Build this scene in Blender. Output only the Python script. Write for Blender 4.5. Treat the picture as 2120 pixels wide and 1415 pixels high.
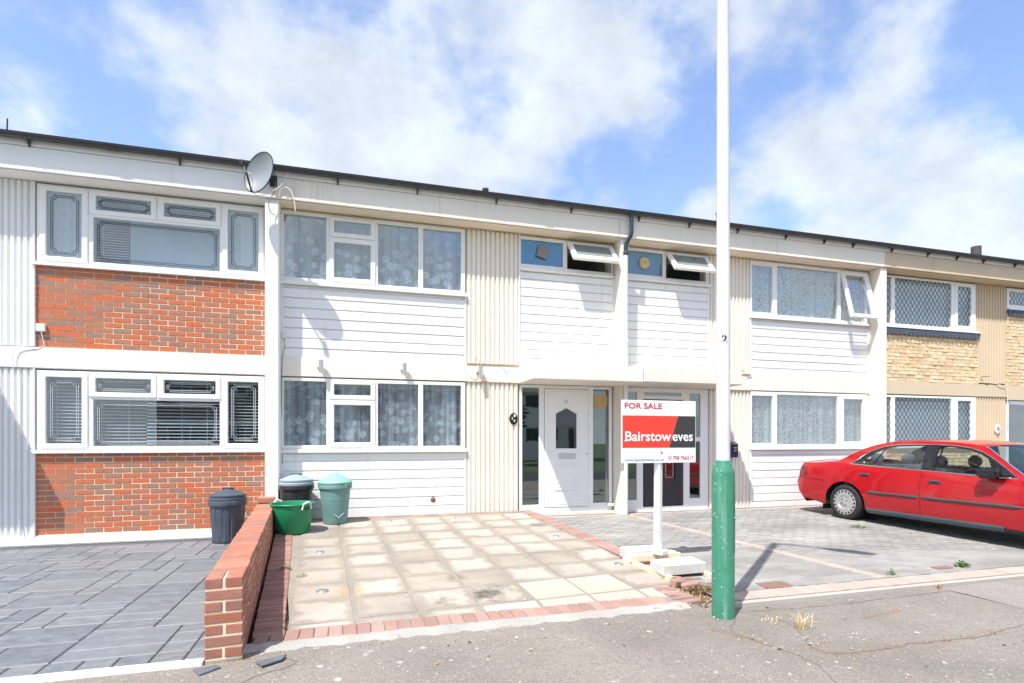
import bpy, bmesh, math, random
from mathutils import Vector, Matrix
from mathutils.geometry import delaunay_2d_cdt

for o in list(bpy.data.objects):
    bpy.data.objects.remove(o, do_unlink=True)
scene = bpy.context.scene
COL = scene.collection
R = math.radians
rnd = random.Random(11)

# ------------------------------------------------------------------ camera
cam_data = bpy.data.cameras.new('camera')
cam = bpy.data.objects.new('camera', cam_data)
COL.objects.link(cam)
cam_data.sensor_width = 36.0
cam_data.lens = 1140 / 2120 * 36
cam_data.shift_y = 202.5 / 2120
cam_data.clip_start = 0.05
cam_data.clip_end = 2000
cam.location = (0, -8.95, 1.2)
cam.rotation_euler = (R(90), 0, -R(16.14))
scene.camera = cam
scene.render.resolution_x, scene.render.resolution_y = 1024, 683
scene.render.engine = 'CYCLES'

# ------------------------------------------------------------------ light
SUN_AZ, SUN_EL = R(48.5), R(60.0)
SUNV = Vector((-math.sin(SUN_AZ) * math.cos(SUN_EL), -math.cos(SUN_AZ) * math.cos(SUN_EL), math.sin(SUN_EL)))
sun_data = bpy.data.lights.new('sun', 'SUN')
sun_data.energy = 2.9
sun_data.angle = R(0.53)
sun_data.color = (1.0, 0.955, 0.89)
sun = bpy.data.objects.new('sun', sun_data)
COL.objects.link(sun)
sun.rotation_euler = SUNV.to_track_quat('Z', 'Y').to_euler()
sun.location = (-12, -20, 30)

world = bpy.data.worlds.new('World')
scene.world = world
world.use_nodes = True
wn = world.node_tree
wn.nodes.clear()
def wnode(t, **k):
    n = wn.nodes.new(t)
    for a, b in k.items():
        setattr(n, a, b)
    return n
sky = wnode('ShaderNodeTexSky', sky_type='NISHITA', sun_disc=False, sun_elevation=SUN_EL,
            sun_rotation=math.atan2(SUNV.x, SUNV.y), air_density=1.0, dust_density=1.2, ozone_density=2.5)
hs = wnode('ShaderNodeHueSaturation')
hs.inputs['Saturation'].default_value = 1.0
hs.inputs['Hue'].default_value = 0.506
hs.inputs['Value'].default_value = 1.0
bg_sky = wnode('ShaderNodeBackground')
bg_sky.inputs['Strength'].default_value = 0.127
bg_cl = wnode('ShaderNodeBackground')
bg_cl.inputs['Color'].default_value = (0.86, 0.93, 1.0, 1)
bg_cl.inputs['Strength'].default_value = 0.41
tc = wnode('ShaderNodeTexCoord')
sep = wnode('ShaderNodeSeparateXYZ')
wn.links.new(tc.outputs['Generated'], sep.inputs[0])
def wmath(op, a, b=None, c=None):
    n = wnode('ShaderNodeMath', operation=op)
    for i, v in enumerate((a, b, c)):
        if v is None: continue
        if isinstance(v, (int, float)): n.inputs[i].default_value = v
        else: wn.links.new(v, n.inputs[i])
    return n.outputs[0]
zz = wmath('MAXIMUM', sep.outputs['Z'], 0.0)
den = wmath('ADD', zz, 0.62)
comb = wnode('ShaderNodeCombineXYZ')
wn.links.new(wmath('DIVIDE', sep.outputs['X'], den), comb.inputs['X'])
wn.links.new(wmath('DIVIDE', sep.outputs['Y'], den), comb.inputs['Y'])
comb.inputs['Z'].default_value = 3.7
def wnoise(scale, detail, rough, dist, off):
    m = wnode('ShaderNodeVectorMath', operation='ADD')
    m.inputs[1].default_value = off
    wn.links.new(comb.outputs[0], m.inputs[0])
    n = wnode('ShaderNodeTexNoise')
    n.inputs['Scale'].default_value = scale
    n.inputs['Detail'].default_value = detail
    n.inputs['Roughness'].default_value = rough
    n.inputs['Distortion'].default_value = dist
    wn.links.new(m.outputs[0], n.inputs['Vector'])
    return n.outputs['Fac']
big = wnoise(1.9, 2, 0.5, 0.0, (-3.55, 3.32, 0))
fine = wnoise(5.0, 11, 0.57, 0.0, (-1.86, 5.0, 0))
mixn = wmath('MULTIPLY_ADD', big, 0.62, wmath('MULTIPLY', fine, 0.52))
haze = wmath('POWER', wmath('SUBTRACT', 1.0, zz), 4.0)
dens = wmath('ADD', mixn, wmath('MULTIPLY', haze, 0.16))
mr = wnode('ShaderNodeMapRange', interpolation_type='SMOOTHSTEP')
mr.inputs['From Min'].default_value = 0.515
mr.inputs['From Max'].default_value = 0.635
wn.links.new(dens, mr.inputs['Value'])
cfac = wmath('MULTIPLY_ADD', mr.outputs['Result'], 0.86, wmath('MULTIPLY', haze, 0.12))
cfac = wmath('MINIMUM', cfac, 0.97)
puff = wnoise(9.0, 8, 0.58, 0.0, (1.3, 8.2, 0))
wn.links.new(wmath('MULTIPLY_ADD', puff, 0.34, 0.245), bg_cl.inputs['Strength'])
mixs = wnode('ShaderNodeMixShader')
wout = wnode('ShaderNodeOutputWorld')
wn.links.new(sky.outputs[0], hs.inputs['Color'])
wn.links.new(hs.outputs[0], bg_sky.inputs['Color'])
wn.links.new(cfac, mixs.inputs[0])
wn.links.new(bg_sky.outputs[0], mixs.inputs[1])
wn.links.new(bg_cl.outputs[0], mixs.inputs[2])
wn.links.new(mixs.outputs[0], wout.inputs['Surface'])

scene.view_settings.view_transform = 'Standard'
scene.view_settings.look = 'None'
scene.view_settings.gamma = 1.0
scene.view_settings.use_curve_mapping = False
scene.view_settings.exposure = 1.30

# ------------------------------------------------------------------ materials
MATS = {}
class NT:
    def __init__(s, name):
        s.m = bpy.data.materials.new(name); s.m.use_nodes = True
        s.t = s.m.node_tree; s.t.nodes.clear()
        s.out = s.t.nodes.new('ShaderNodeOutputMaterial')
    def n(s, typ, **k):
        x = s.t.nodes.new(typ)
        for a, b in k.items(): setattr(x, a, b)
        return x
    def set(s, sock, v):
        if hasattr(v, 'is_linked') or isinstance(v, bpy.types.NodeSocket): s.t.links.new(v, sock)
        elif isinstance(v, (tuple, list)) and len(v) == 3 and sock.type == 'RGBA': sock.default_value = (*v, 1)
        else: sock.default_value = v
    def math(s, op, a, b=None, c=None, clamp=False):
        x = s.n('ShaderNodeMath', operation=op, use_clamp=clamp)
        for i, v in enumerate((a, b, c)):
            if v is not None: s.set(x.inputs[i], v)
        return x.outputs[0]
    def mix(s, f, a, b, mode='MIX'):
        x = s.n('ShaderNodeMix', data_type='RGBA', blend_type=mode)
        s.set(x.inputs[0], f); s.set(x.inputs[6], a); s.set(x.inputs[7], b)
        return x.outputs[2]
    def pos(s, scale=(1, 1, 1)):
        g = s.n('ShaderNodeNewGeometry')
        v = s.n('ShaderNodeVectorMath', operation='MULTIPLY')
        s.t.links.new(g.outputs['Position'], v.inputs[0]); v.inputs[1].default_value = scale
        return v.outputs[0]
    def noise(s, vec, scale, detail=3, rough=.55, dist=0):
        x = s.n('ShaderNodeTexNoise')
        s.set(x.inputs['Vector'], vec); x.inputs['Scale'].default_value = scale
        x.inputs['Detail'].default_value = detail; x.inputs['Roughness'].default_value = rough
        x.inputs['Distortion'].default_value = dist
        return x.outputs['Fac']
    def rng(s, v, a, b, c=0., d=1., smooth=False):
        x = s.n('ShaderNodeMapRange')
        if smooth: x.interpolation_type = 'SMOOTHSTEP'
        s.set(x.inputs[0], v)
        for i, q in enumerate((a, b, c, d)): x.inputs[i + 1].default_value = q
        return x.outputs[0]
    def ramp(s, f, stops, const=False):
        x = s.n('ShaderNodeValToRGB')
        cr = x.color_ramp
        if const: cr.interpolation = 'CONSTANT'
        while len(cr.elements) < len(stops): cr.elements.new(.5)
        for e, (p, c) in zip(cr.elements, stops):
            e.position = p; e.color = (*c, 1)
        s.set(x.inputs[0], f)
        return x.outputs[0]
    def rand(s):
        oi = s.n('ShaderNodeObjectInfo'); g = s.n('ShaderNodeNewGeometry')
        a = s.math('ADD', oi.outputs['Random'], g.outputs['Random Per Island'])
        return s.math('FRACT', a)
    def bump(s, h, strength=.3, dist=.01):
        b = s.n('ShaderNodeBump')
        b.inputs['Strength'].default_value = strength; b.inputs['Distance'].default_value = dist
        s.t.links.new(h, b.inputs['Height'])
        return b.outputs[0]
    def bsdf(s, col, rough=.6, normal=None, metallic=0., spec=.5, coat=0., trans=0., sheen=0.):
        b = s.n('ShaderNodeBsdfPrincipled')
        s.set(b.inputs['Base Color'], col); s.set(b.inputs['Roughness'], rough)
        b.inputs['Metallic'].default_value = metallic
        b.inputs['Specular IOR Level'].default_value = spec
        b.inputs['Coat Weight'].default_value = coat; b.inputs['Coat Roughness'].default_value = .04
        b.inputs['Transmission Weight'].default_value = trans
        if normal is not None: s.t.links.new(normal, b.inputs['Normal'])
        return b.outputs[0]
    def done(s, sh):
        s.t.links.new(sh, s.out.inputs['Surface'])
        MATS[s.m.name] = s.m
        return s.m

def pbr(name, col, rough=.55, var=.10, vscale=2.5, fine=.06, fscale=70, bump=.08, bscale=120, metallic=0., spec=.4,
        ramp=None, coat=0., streak=None, stretch=(1, 1, 1), bdist=.004, spots=None):
    """general painted / mineral surface: random base per piece, slow and fine colour drift, fine relief, optional run-off stains"""
    n = NT(name)
    p = n.pos(stretch)
    c = col
    if ramp:
        c = n.ramp(n.rand(), [(i / len(ramp), q) for i, q in enumerate(ramp)], const=True)
    slow = n.rng(n.noise(p, vscale, 4), .25, .75, 1 - var, 1 + var)
    fin = n.rng(n.noise(p, fscale, 3), .25, .75, 1 - fine, 1 + fine)
    k = n.math('MULTIPLY', slow, fin)
    cc = n.n('ShaderNodeCombineColor')
    for i in range(3): n.t.links.new(k, cc.inputs[i])
    c = n.mix(1.0, c, cc.outputs[0], 'MULTIPLY')
    if streak:
        scol, amt = streak
        sv = n.noise(n.pos((14, 14, .55)), 1.0, 5, .6)
        sm = n.noise(n.pos((1.3, 1.3, 1.3)), 1.0, 3)
        f = n.math('MULTIPLY', n.rng(sv, .52, .78, 0, 1, True), n.rng(sm, .38, .68, 0, amt, True))
        c = n.mix(f, c, scol)
    if spots:
        scol, thr, sc = spots
        sp = n.noise(n.pos(), sc, 2, .5)
        c = n.mix(n.rng(sp, thr, thr + .03, 0, .8), c, scol)
    nb = n.bump(n.noise(p, bscale, 4, .6), bump, bdist) if bump else None
    rr = n.rng(n.noise(p, vscale * 3, 3), .3, .7, max(0, rough - .06), min(1, rough + .06))
    return n.done(n.bsdf(c, rr, nb, metallic, spec, coat))

pbr('white_paint', (.80, .80, .785), .55, .03, 1.5, .02, 60, .08, 60, streak=((.52, .48, .42), .28))
pbr('render_white', (.82, .82, .805), .75, .04, 1.5, .03, 90, .25, 90, streak=((.50, .47, .42), .25))
pbr('cream_paint', (.80, .745, .655), .62, .05, 1.2, .03, 60, .12, 70, streak=((.50, .37, .22), .65))
pbr('cream_concrete', (.72, .675, .595), .75, .07, 2.0, .05, 80, .35, 60, streak=((.46, .36, .25), .4), bdist=.008)
pbr('tan_paint', (.62, .50, .355), .65, .05, 1.4, .03, 60, .12, 70, streak=((.42, .30, .18), .3))
pbr('soffit_cream', (.74, .66, .53), .65, .07, 1.6, .03, 50, .1, 60)
pbr('soffit_white', (.79, .77, .73), .65, .05, 1.6, .03, 50, .1, 60)
pbr('soffit_tan', (.62, .49, .33), .65, .06, 1.6, .03, 50, .1, 60)
pbr('upvc', (.83, .83, .82), .32, .03, 2.5, .012, 40, .0, 40, spec=.45, streak=((.55, .52, .46), .16))
pbr('upvc_aged', (.80, .79, .755), .36, .04, 2.5, .015, 40, .0, 40, spec=.4, streak=((.52, .45, .35), .3))
pbr('board_white', (.80, .80, .79), .38, .05, 1.6, .015, 50, .02, 40, spec=.4, streak=((.46, .43, .37), .55))
pbr('gutter_plastic', (.035, .037, .042), .35, .15, 4, .1, 60, .05, 60, spec=.5)
pbr('downpipe_white', (.78, .77, .745), .45, .05, 3, .02, 40, .03, 60, streak=((.45, .40, .33), .3))
pbr('downpipe_black', (.03, .045, .065), .3, .1, 3, .05, 60, .03, 60)
pbr('roof_tile_grey', (.085, .08, .078), .8, .25, 3, .2, 60, .5, 60, ramp=[(.075, .072, .072), (.10, .092, .088), (.085, .08, .075)])
pbr('roof_tile_brown', (.17, .09, .07), .8, .25, 3, .2, 60, .5, 60, ramp=[(.16, .085, .065), (.19, .10, .075), (.14, .08, .065)])
pbr('mortar', (.74, .62, .45), .9, .08, 3, .1, 120, .5, 160, bdist=.003)
pbr('mortar_pale', (.56, .51, .42), .9, .12, 3, .12, 120, .5, 160, bdist=.003)
pbr('slate_strip', (.055, .068, .095), .55, .2, 6, .12, 70, .3, 60)
pbr('interior_plaster', (.55, .54, .53), .9, .05, 1, .0, 50, 0, 50)
pbr('interior_floor', (.16, .11, .08), .6, .1, 2, .05, 30, 0, 50)
pbr('steel', (.62, .62, .62), .3, .08, 8, .05, 90, .02, 90, metallic=1.)
pbr('galvanised', (.40, .41, .42), .45, .15, 20, .1, 120, .1, 120, metallic=.8)
pbr('rust_stain', (.22, .10, .05), .85, .25, 10, .2, 90, .5, 90)
pbr('concrete_block', (.55, .545, .53), .9, .07, 6, .12, 140, .6, 120, spots=((.22, .22, .22), .70, 55), bdist=.006)
pbr('timber_pale', (.72, .60, .42), .7, .12, 4, .1, 30, .2, 30, stretch=(6, 1, 6))
pbr('timber_white', (.82, .81, .785), .6, .03, 4, .03, 40, .12, 40)
pbr('kerb_concrete', (.35, .335, .31), .92, .14, 3.5, .16, 110, .8, 60, spots=((.27, .25, .22), .66, 14), bdist=.012)
pbr('tarmac_seam', (.125, .110, .092), .95, .2, 8, .2, 90, .3, 80)
pbr('old_sealant', (.46, .34, .20), .85, .2, 6, .15, 60, .4, 50)
pbr('paper_tan', (.52, .36, .17), .8, .1, 12, .1, 60, 0, 50)
pbr('letter_grey', (.55, .555, .56), .4, .05, 8, 0, 50, 0, 50)
pbr('kerb_pale', (.41, .372, .335), .92, .08, 3.5, .1, 110, .5, 60)
pbr('joint_concrete', (.255, .23, .195), .95, .16, 3, .18, 90, .8, 70, bdist=.008)
pbr('grout_dark', (.092, .098, .106), .9, .2, 4, .1, 90, .3, 80)
pbr('joint_sand', (.17, .16, .145), .95, .15, 4, .2, 120, .5, 90)
pbr('plinth_white', (.77, .77, .76), .85, .06, 2.5, .05, 90, .5, 50, streak=((.45, .43, .4), .2), bdist=.008)
pbr('lamp_green', (.050, .225, .145), .42, .14, 4, .06, 60, .12, 50, spots=((.50, .60, .55), .675, 42), streak=((.22, .38, .31), .9))
pbr('lamp_white', (.66, .67, .68), .4, .07, 3, .03, 60, .08, 50, spots=((.36, .35, .33), .735, 20), streak=((.45, .44, .42), .5))
pbr('plastic_dark_bin', (.060, .075, .100), .46, .12, 5, .06, 80, .12, 60, spots=((.35, .36, .36), .80, 40))
pbr('plastic_black_bin', (.030, .029, .031), .42, .2, 5, .1, 80, .12, 60, spots=((.25, .24, .22), .78, 30))
pbr('plastic_lid_grey', (.28, .36, .38), .55, .1, 5, .05, 80, .12, 60)
pbr('plastic_teal', (.145, .275, .265), .5, .12, 4, .06, 80, .12, 60, streak=((.34, .42, .40), .4), spots=((.5, .53, .5), .79, 34))
pbr('plastic_teal_lid', (.22, .44, .38), .5, .1, 4, .05, 80, .1, 60)
pbr('plastic_green', (.018, .23, .10), .36, .14, 5, .06, 80, .1, 60, spots=((.42, .52, .45), .79, 36))
pbr('rope_white', (.76, .73, .69), .85, .08, 20, .15, 200, .5, 200)
pbr('black_plastic', (.022, .022, .024), .45, .15, 8, .1, 90, .1, 90)
pbr('cable_grey', (.22, .22, .22), .6, .1, 8, .05, 90, 0, 90)
pbr('cable_white', (.72, .70, .66), .55, .1, 8, .05, 90, 0, 90)
pbr('dish_grey', (.235, .26, .285), .42, .06, 4, .03, 60, .04, 60)
pbr('mailbox_blue', (.016, .026, .075), .35, .1, 8, .05, 60, .05, 60)
pbr('fan_grey', (.22, .215, .20), .7, .1, 20, .1, 90, .2, 90)
pbr('fan_cream', (.60, .47, .22), .6, .08, 12, .05, 90, .1, 90)
pbr('door_dark', (.040, .034, .042), .42, .12, 3, .08, 40, .15, 30, stretch=(8, 1, 1))
pbr('plaque_black', (.015, .013, .012), .3, .1, 10, 0, 50, 0, 50)
pbr('text_grey', (.30, .31, .33), .5, 0, 5, 0, 50, 0, 50)
pbr('text_silver', (.50, .50, .50), .4, 0, 5, 0, 50, 0, 50)
pbr('sign_white', (.82, .83, .84), .35, .02, 3, .0, 50, 0, 50)
pbr('sign_red', (.72, .055, .035), .35, .03, 3, .0, 50, 0, 50)
pbr('sign_dark', (.045, .040, .042), .35, .03, 3, .0, 50, 0, 50)
pbr('text_red', (.55, .045, .06), .4, .02, 3, 0, 50, 0, 50)
pbr('lead_blue', (.035, .055, .095), .5, .1, 8, 0, 50, 0, 50)
pbr('lead_pale', (.46, .49, .52), .45, .1, 8, 0, 50, 0, 50)
pbr('blind_slat', (.66, .68, .68), .5, .05, 3, 0, 50, 0, 50)
pbr('reflection_sheet', (.40, .44, .47), .8, .06, 1.2, .03, 40, 0, 50)
pbr('dead_plant', (.26, .16, .07), .9, .3, 20, .2, 90, .2, 90, ramp=[(.30, .20, .09), (.20, .11, .05), (.42, .32, .18), (.16, .08, .04)])
pbr('dry_grass', (.62, .48, .25), .85, .2, 20, .1, 90, 0, 90, ramp=[(.66, .52, .28), (.55, .40, .19), (.72, .60, .36)])
pbr('weed_green', (.10, .19, .035), .7, .2, 20, .1, 90, 0, 90, ramp=[(.09, .19, .03), (.14, .24, .05), (.07, .14, .03)])
pbr('moss_rust', (.34, .19, .06), .95, .25, 14, .2, 90, .6, 90, ramp=[(.25, .155, .065), (.20, .135, .075), (.30, .185, .08)])
pbr('litter', (.45, .33, .2), .9, .2, 30, .2, 90, 0, 90, ramp=[(.5, .36, .2), (.08, .07, .06), (.62, .55, .45), (.35, .22, .12)])
pbr('slate_shard', (.115, .125, .145), .7, .2, 8, .1, 70, .4, 60)
pbr('cover_rust', (.20, .125, .095), .85, .15, 9, .2, 90, .6, 70)
pbr('tyre', (.022, .022, .023), .75, .2, 10, .1, 80, .3, 80)
pbr('hubcap', (.52, .53, .54), .34, .05, 8, .03, 60, .03, 60, metallic=.55)
pbr('chrome', (.66, .67, .68), .18, .03, 8, .02, 60, 0, 60, metallic=1.)
pbr('car_trim', (.055, .057, .062), .5, .1, 5, .05, 60, .05, 60)
pbr('car_black', (.012, .013, .018), .25, .05, 5, .0, 60, 0, 60, spec=.6)
pbr('car_sill', (.075, .10, .12), .45, .1, 5, .05, 60, .05, 60)
pbr('car_seat', (.10, .11, .13), .85, .1, 12, .1, 80, .2, 80)
pbr('tail_lens', (.20, .006, .010), .12, .05, 8, 0, 60, 0, 60, spec=.6, coat=.5)
pbr('paver_red', (.45, .19, .135), .88, .12, 6, .1, 110, .5, 90, ramp=[(.335, .212, .178), (.30, .185, .155), (.355, .235, .20), (.285, .18, .152), (.32, .20, .165)])
pbr('paver_edge_red', (.42, .20, .15), .88, .14, 6, .12, 110, .5, 90, ramp=[(.30, .165, .135), (.26, .135, .11), (.33, .19, .155), (.24, .13, .11)])
pbr('paver_pink', (.58, .46, .385), .9, .08, 6, .08, 110, .4, 90, ramp=[(.385, .315, .275), (.36, .29, .25), (.405, .335, .295), (.37, .305, .27)])
pbr('stone_tan', (.62, .45, .245), .85, .08, 8, .08, 70, .6, 45, ramp=[(.72, .55, .35), (.68, .51, .31), (.74, .58, .38), (.70, .53, .33)], bdist=.010)
pbr('grass_verge', (.07, .11, .035), .9, .3, 2, .3, 40, .5, 40)
pbr('asphalt_road', (.055, .055, .055), .9, .15, 2, .2, 90, .5, 90)
pbr('opp_brick', (.24, .13, .085), .9, .1, 3, .2, 20, .2, 40)
pbr('opp_white', (.74, .74, .72), .6, .04, 2, .02, 40, 0, 50)
pbr('foliage', (.05, .085, .025), .7, .3, 3, .2, 40, 0, 50, ramp=[(.045, .085, .022), (.06, .10, .03), (.035, .065, .02)])
pbr('bark', (.10, .075, .055), .9, .2, 8, .2, 60, .6, 50)

def brick_mat(name, cols, alts=((.60, .14, .055), (.38, .19, .13), (.32, .21, .165), (.52, .16, .08))):
    n = NT(name)
    r = n.rand()
    base = n.ramp(r, [(i / len(cols), q) for i, q in enumerate(cols)], const=True)
    p = n.pos((10, 10, 22))
    blot = n.rng(n.noise(p, 1.0, 3, .6), .42, .62, 0, 1, True)
    alt = n.ramp(n.math('FRACT', n.math('MULTIPLY', r, 7.31)), list(zip((0, .3, .55, .8), alts)), const=True)
    c = n.mix(n.math('MULTIPLY', blot, .6), base, alt)
    g = n.rng(n.noise(n.pos(), 90, 3), .25, .75, .88, 1.12)
    cc = n.n('ShaderNodeCombineColor')
    for i in range(3): n.t.links.new(g, cc.inputs[i])
    c = n.mix(1., c, cc.outputs[0], 'MULTIPLY')
    nb = n.bump(n.noise(n.pos((1, 1, 2.2)), 60, 5, .65), .55, .006)
    return n.done(n.bsdf(c, .88, nb, spec=.25))
brick_mat('brick_red', [(.54, .145, .065), (.48, .155, .08), (.37, .175, .12), (.53, .15, .07), (.35, .18, .125), (.43, .165, .09), (.50, .16, .08), (.33, .185, .14), (.41, .185, .11), (.32, .165, .12)])
brick_mat('brick_wall_red', [(.40, .150, .095), (.35, .138, .095), (.43, .185, .125), (.30, .142, .108), (.39, .148, .085), (.35, .165, .125)], ((.40, .195, .14), (.35, .18, .14), (.30, .165, .135), (.43, .20, .14)))

def glass_mat(name, tint=(1, 1, 1), refl=1.0, rough=.0):
    n = NT(name)
    fr = n.n('ShaderNodeFresnel')
    gg = n.n('ShaderNodeNewGeometry')
    # same reflectance from either side of the thin sheet (no total internal reflection inside it)
    n.t.links.new(n.math('MULTIPLY_ADD', gg.outputs['Backfacing'], 1 / 1.52 - 1.52, 1.52), fr.inputs['IOR'])
    wob = n.bump(n.noise(n.pos(), 2.2, 2), .02, .02)
    gl = n.n('ShaderNodeBsdfGlossy'); gl.inputs['Roughness'].default_value = rough
    gl.inputs['Color'].default_value = (.95, .98, 1, 1)
    n.t.links.new(wob, gl.inputs['Normal'])
    tr = n.n('ShaderNodeBsdfTransparent'); tr.inputs['Color'].default_value = (*tint, 1)
    f = n.math('MULTIPLY_ADD', fr.outputs[0], 1.0 * refl, .02 * refl, clamp=True)
    mx = n.n('ShaderNodeMixShader')
    n.t.links.new(f, mx.inputs[0]); n.t.links.new(tr.outputs[0], mx.inputs[1]); n.t.links.new(gl.outputs[0], mx.inputs[2])
    return n.done(mx.outputs[0])
glass_mat('window_glass', (.93, .97, .985), 1.7)
glass_mat('door_glass', (.55, .64, .63), 3.0)
glass_mat('car_glass', (.72, .80, .80), 1.3)
pbr('blue_film', (.045, .175, .31), .12, .16, 3, .02, 50, 0, 50, spec=.9, coat=.8)
pbr('frosted_pane', (.20, .24, .23), .3, .06, 3, .05, 120, .2, 150, spec=.5)

def net_mat(name, col, lace=True, density=.55, vs=1.0, folds=.13):
    n = NT(name)
    p = n.pos((1, 1, 1))
    v = n.n('ShaderNodeTexVoronoi', feature='F1'); n.set(v.inputs['Vector'], p); v.inputs['Scale'].default_value = 6.2 * vs
    v.inputs['Randomness'].default_value = .85
    petals = n.noise(p, 24 * vs, 3, .6, 1.2)
    flower = n.math('MULTIPLY', n.rng(v.outputs['Distance'], .30, .50, 1, 0, True), n.rng(petals, .38, .56, .15, 1, True))
    hgt = n.n('ShaderNodeTexCoord')
    sp = n.n('ShaderNodeSeparateXYZ'); n.t.links.new(hgt.outputs['Generated'], sp.inputs[0])
    low = n.rng(sp.outputs['Z'], .15, .75, 1, .40, True)
    f = n.math('MULTIPLY', flower, low) if lace else n.rng(n.noise(p, 38 * vs, 3, .6), .42, .58, .1, .9, True)
    fold = n.rng(n.noise(n.pos((9, 9, .15)), 1.3, 3), .35, .65, -folds, folds + .09)
    a = n.math('ADD', n.math('MULTIPLY_ADD', f, .70, density - .14), fold, clamp=True)
    d = n.n('ShaderNodeBsdfDiffuse'); n.set(d.inputs['Color'], col)
    tl = n.n('ShaderNodeBsdfTranslucent'); n.set(tl.inputs['Color'], col)
    mx0 = n.n('ShaderNodeMixShader'); mx0.inputs[0].default_value = .35
    n.t.links.new(d.outputs[0], mx0.inputs[1]); n.t.links.new(tl.outputs[0], mx0.inputs[2])
    tr = n.n('ShaderNodeBsdfTransparent')
    mx = n.n('ShaderNodeMixShader')
    n.t.links.new(a, mx.inputs[0]); n.t.links.new(tr.outputs[0], mx.inputs[1]); n.t.links.new(mx0.outputs[0], mx.inputs[2])
    return n.done(mx.outputs[0])
net_mat('lace_net', (.88, .92, .97), True, .60)
net_mat('lace_net_low', (.88, .92, .97), True, .70, 1.15, .20)  # denser lace copy; opacity and fold contrast raised to stand for sunlight
net_mat('leaf_net', (.88, .89, .86), False, .64, .9)
net_mat('plain_net', (.88, .91, .93), False, .85, 2.2)

def slab_mat(name, edge, mid, bright, oil=False):
    n = NT(name)
    tcd = n.n('ShaderNodeTexCoord')
    sp = n.n('ShaderNodeSeparateXYZ'); n.t.links.new(tcd.outputs['Generated'], sp.inputs[0])
    dx = n.math('ABSOLUTE', n.math('SUBTRACT', sp.outputs['X'], .5)); dy = n.math('ABSOLUTE', n.math('SUBTRACT', sp.outputs['Y'], .5))
    d = n.math('MAXIMUM', dx, dy)
    wob = n.math('MULTIPLY_ADD', n.noise(n.pos(), 6, 5, .65), .62, -.31)
    clean = n.rng(n.math('ADD', d, wob), .26, .46, 1, 0, True)
    oi = n.n('ShaderNodeObjectInfo')
    amt = n.rng(oi.outputs['Random'], 0, 1, .15, .85)
    c = n.mix(n.math('MULTIPLY', clean, amt), edge, mid)
    ag = n.noise(n.pos(), 85, 3, .7)
    c = n.mix(n.rng(ag, .52, .68, 0, .40), c, bright)
    c = n.mix(n.rng(n.noise(n.pos(), 120, 2), .60, .74, 0, .5), c, (.12, .105, .085))
    big = n.rng(n.noise(n.pos(), 1.1, 4), .35, .7, .82, 1.14)
    cc = n.n('ShaderNodeCombineColor')
    for i in range(3): n.t.links.new(big, cc.inputs[i])
    c = n.mix(1., c, cc.outputs[0], 'MULTIPLY')
    g = n.n('ShaderNodeNewGeometry')
    def blob(cx, cy, r, col, amt, sc):
        nonlocal c
        v = n.n('ShaderNodeVectorMath', operation='SUBTRACT')
        n.t.links.new(g.outputs['Position'], v.inputs[0]); v.inputs[1].default_value = (cx, cy, 0)
        v2 = n.n('ShaderNodeVectorMath', operation='MULTIPLY'); n.t.links.new(v.outputs[0], v2.inputs[0]); v2.inputs[1].default_value = (1, 1, 0)
        L = n.n('ShaderNodeVectorMath', operation='LENGTH'); n.t.links.new(v2.outputs[0], L.inputs[0])
        m = n.math('SUBTRACT', n.rng(L.outputs['Value'], 0, r, 1, 0, True), n.rng(n.noise(n.pos(), sc, 5, .65), .30, .66, 0, .85))
        c = n.mix(n.rng(m, 0, .75, 0, amt, True), c, col)
    if oil:
        blob(1.22, -4.12, .50, (.045, .042, .04), .80, 4); blob(.72, -4.25, .38, (.06, .055, .05), .62, 6)
        blob(.95, -3.62, .36, (.12, .10, .08), .5, 5); blob(-.02, -3.82, .42, (.46, .27, .10), .55, 5)
        blob(-.14, -2.75, .22, (.42, .28, .13), .4, 7)
    nb = n.bump(n.math('ADD', ag, n.math('MULTIPLY', n.noise(n.pos(), 14, 4), .6)), .55, .006)
    return n.done(n.bsdf(c, .92, nb, spec=.25))
slab_mat('slab_weathered', (.288, .254, .212), (.47, .425, .372), (.42, .382, .335), True)
slab_mat('slab_new', (.47, .425, .355), (.50, .455, .38), (.53, .49, .42), False)

def block_mat():
    n = NT('block_grey')
    r = n.rand()
    c = n.ramp(r, [(0, (.255, .248, .236)), (.25, (.272, .264, .25)), (.5, (.245, .239, .23)), (.75, (.285, .277, .265))], const=True)
    big = n.rng(n.noise(n.pos((.8, 1.6, 1)), .8, 4), .35, .68, .84, 1.24)
    fin = n.rng(n.noise(n.pos(), 90, 3), .25, .75, .88, 1.12)
    k = n.math('MULTIPLY', big, fin)
    cc = n.n('ShaderNodeCombineColor')
    for i in range(3): n.t.links.new(k, cc.inputs[i])
    c = n.mix(1., c, cc.outputs[0], 'MULTIPLY')
    c = n.mix(n.rng(n.noise(n.pos((.6, 1.2, 1)), .9, 5, .6), .56, .75, 0, .35), c, (.33, .34, .35))
    return n.done(n.bsdf(c, .9, n.bump(n.noise(n.pos(), 80, 4, .65), .5, .005), spec=.3))
block_mat()

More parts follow.
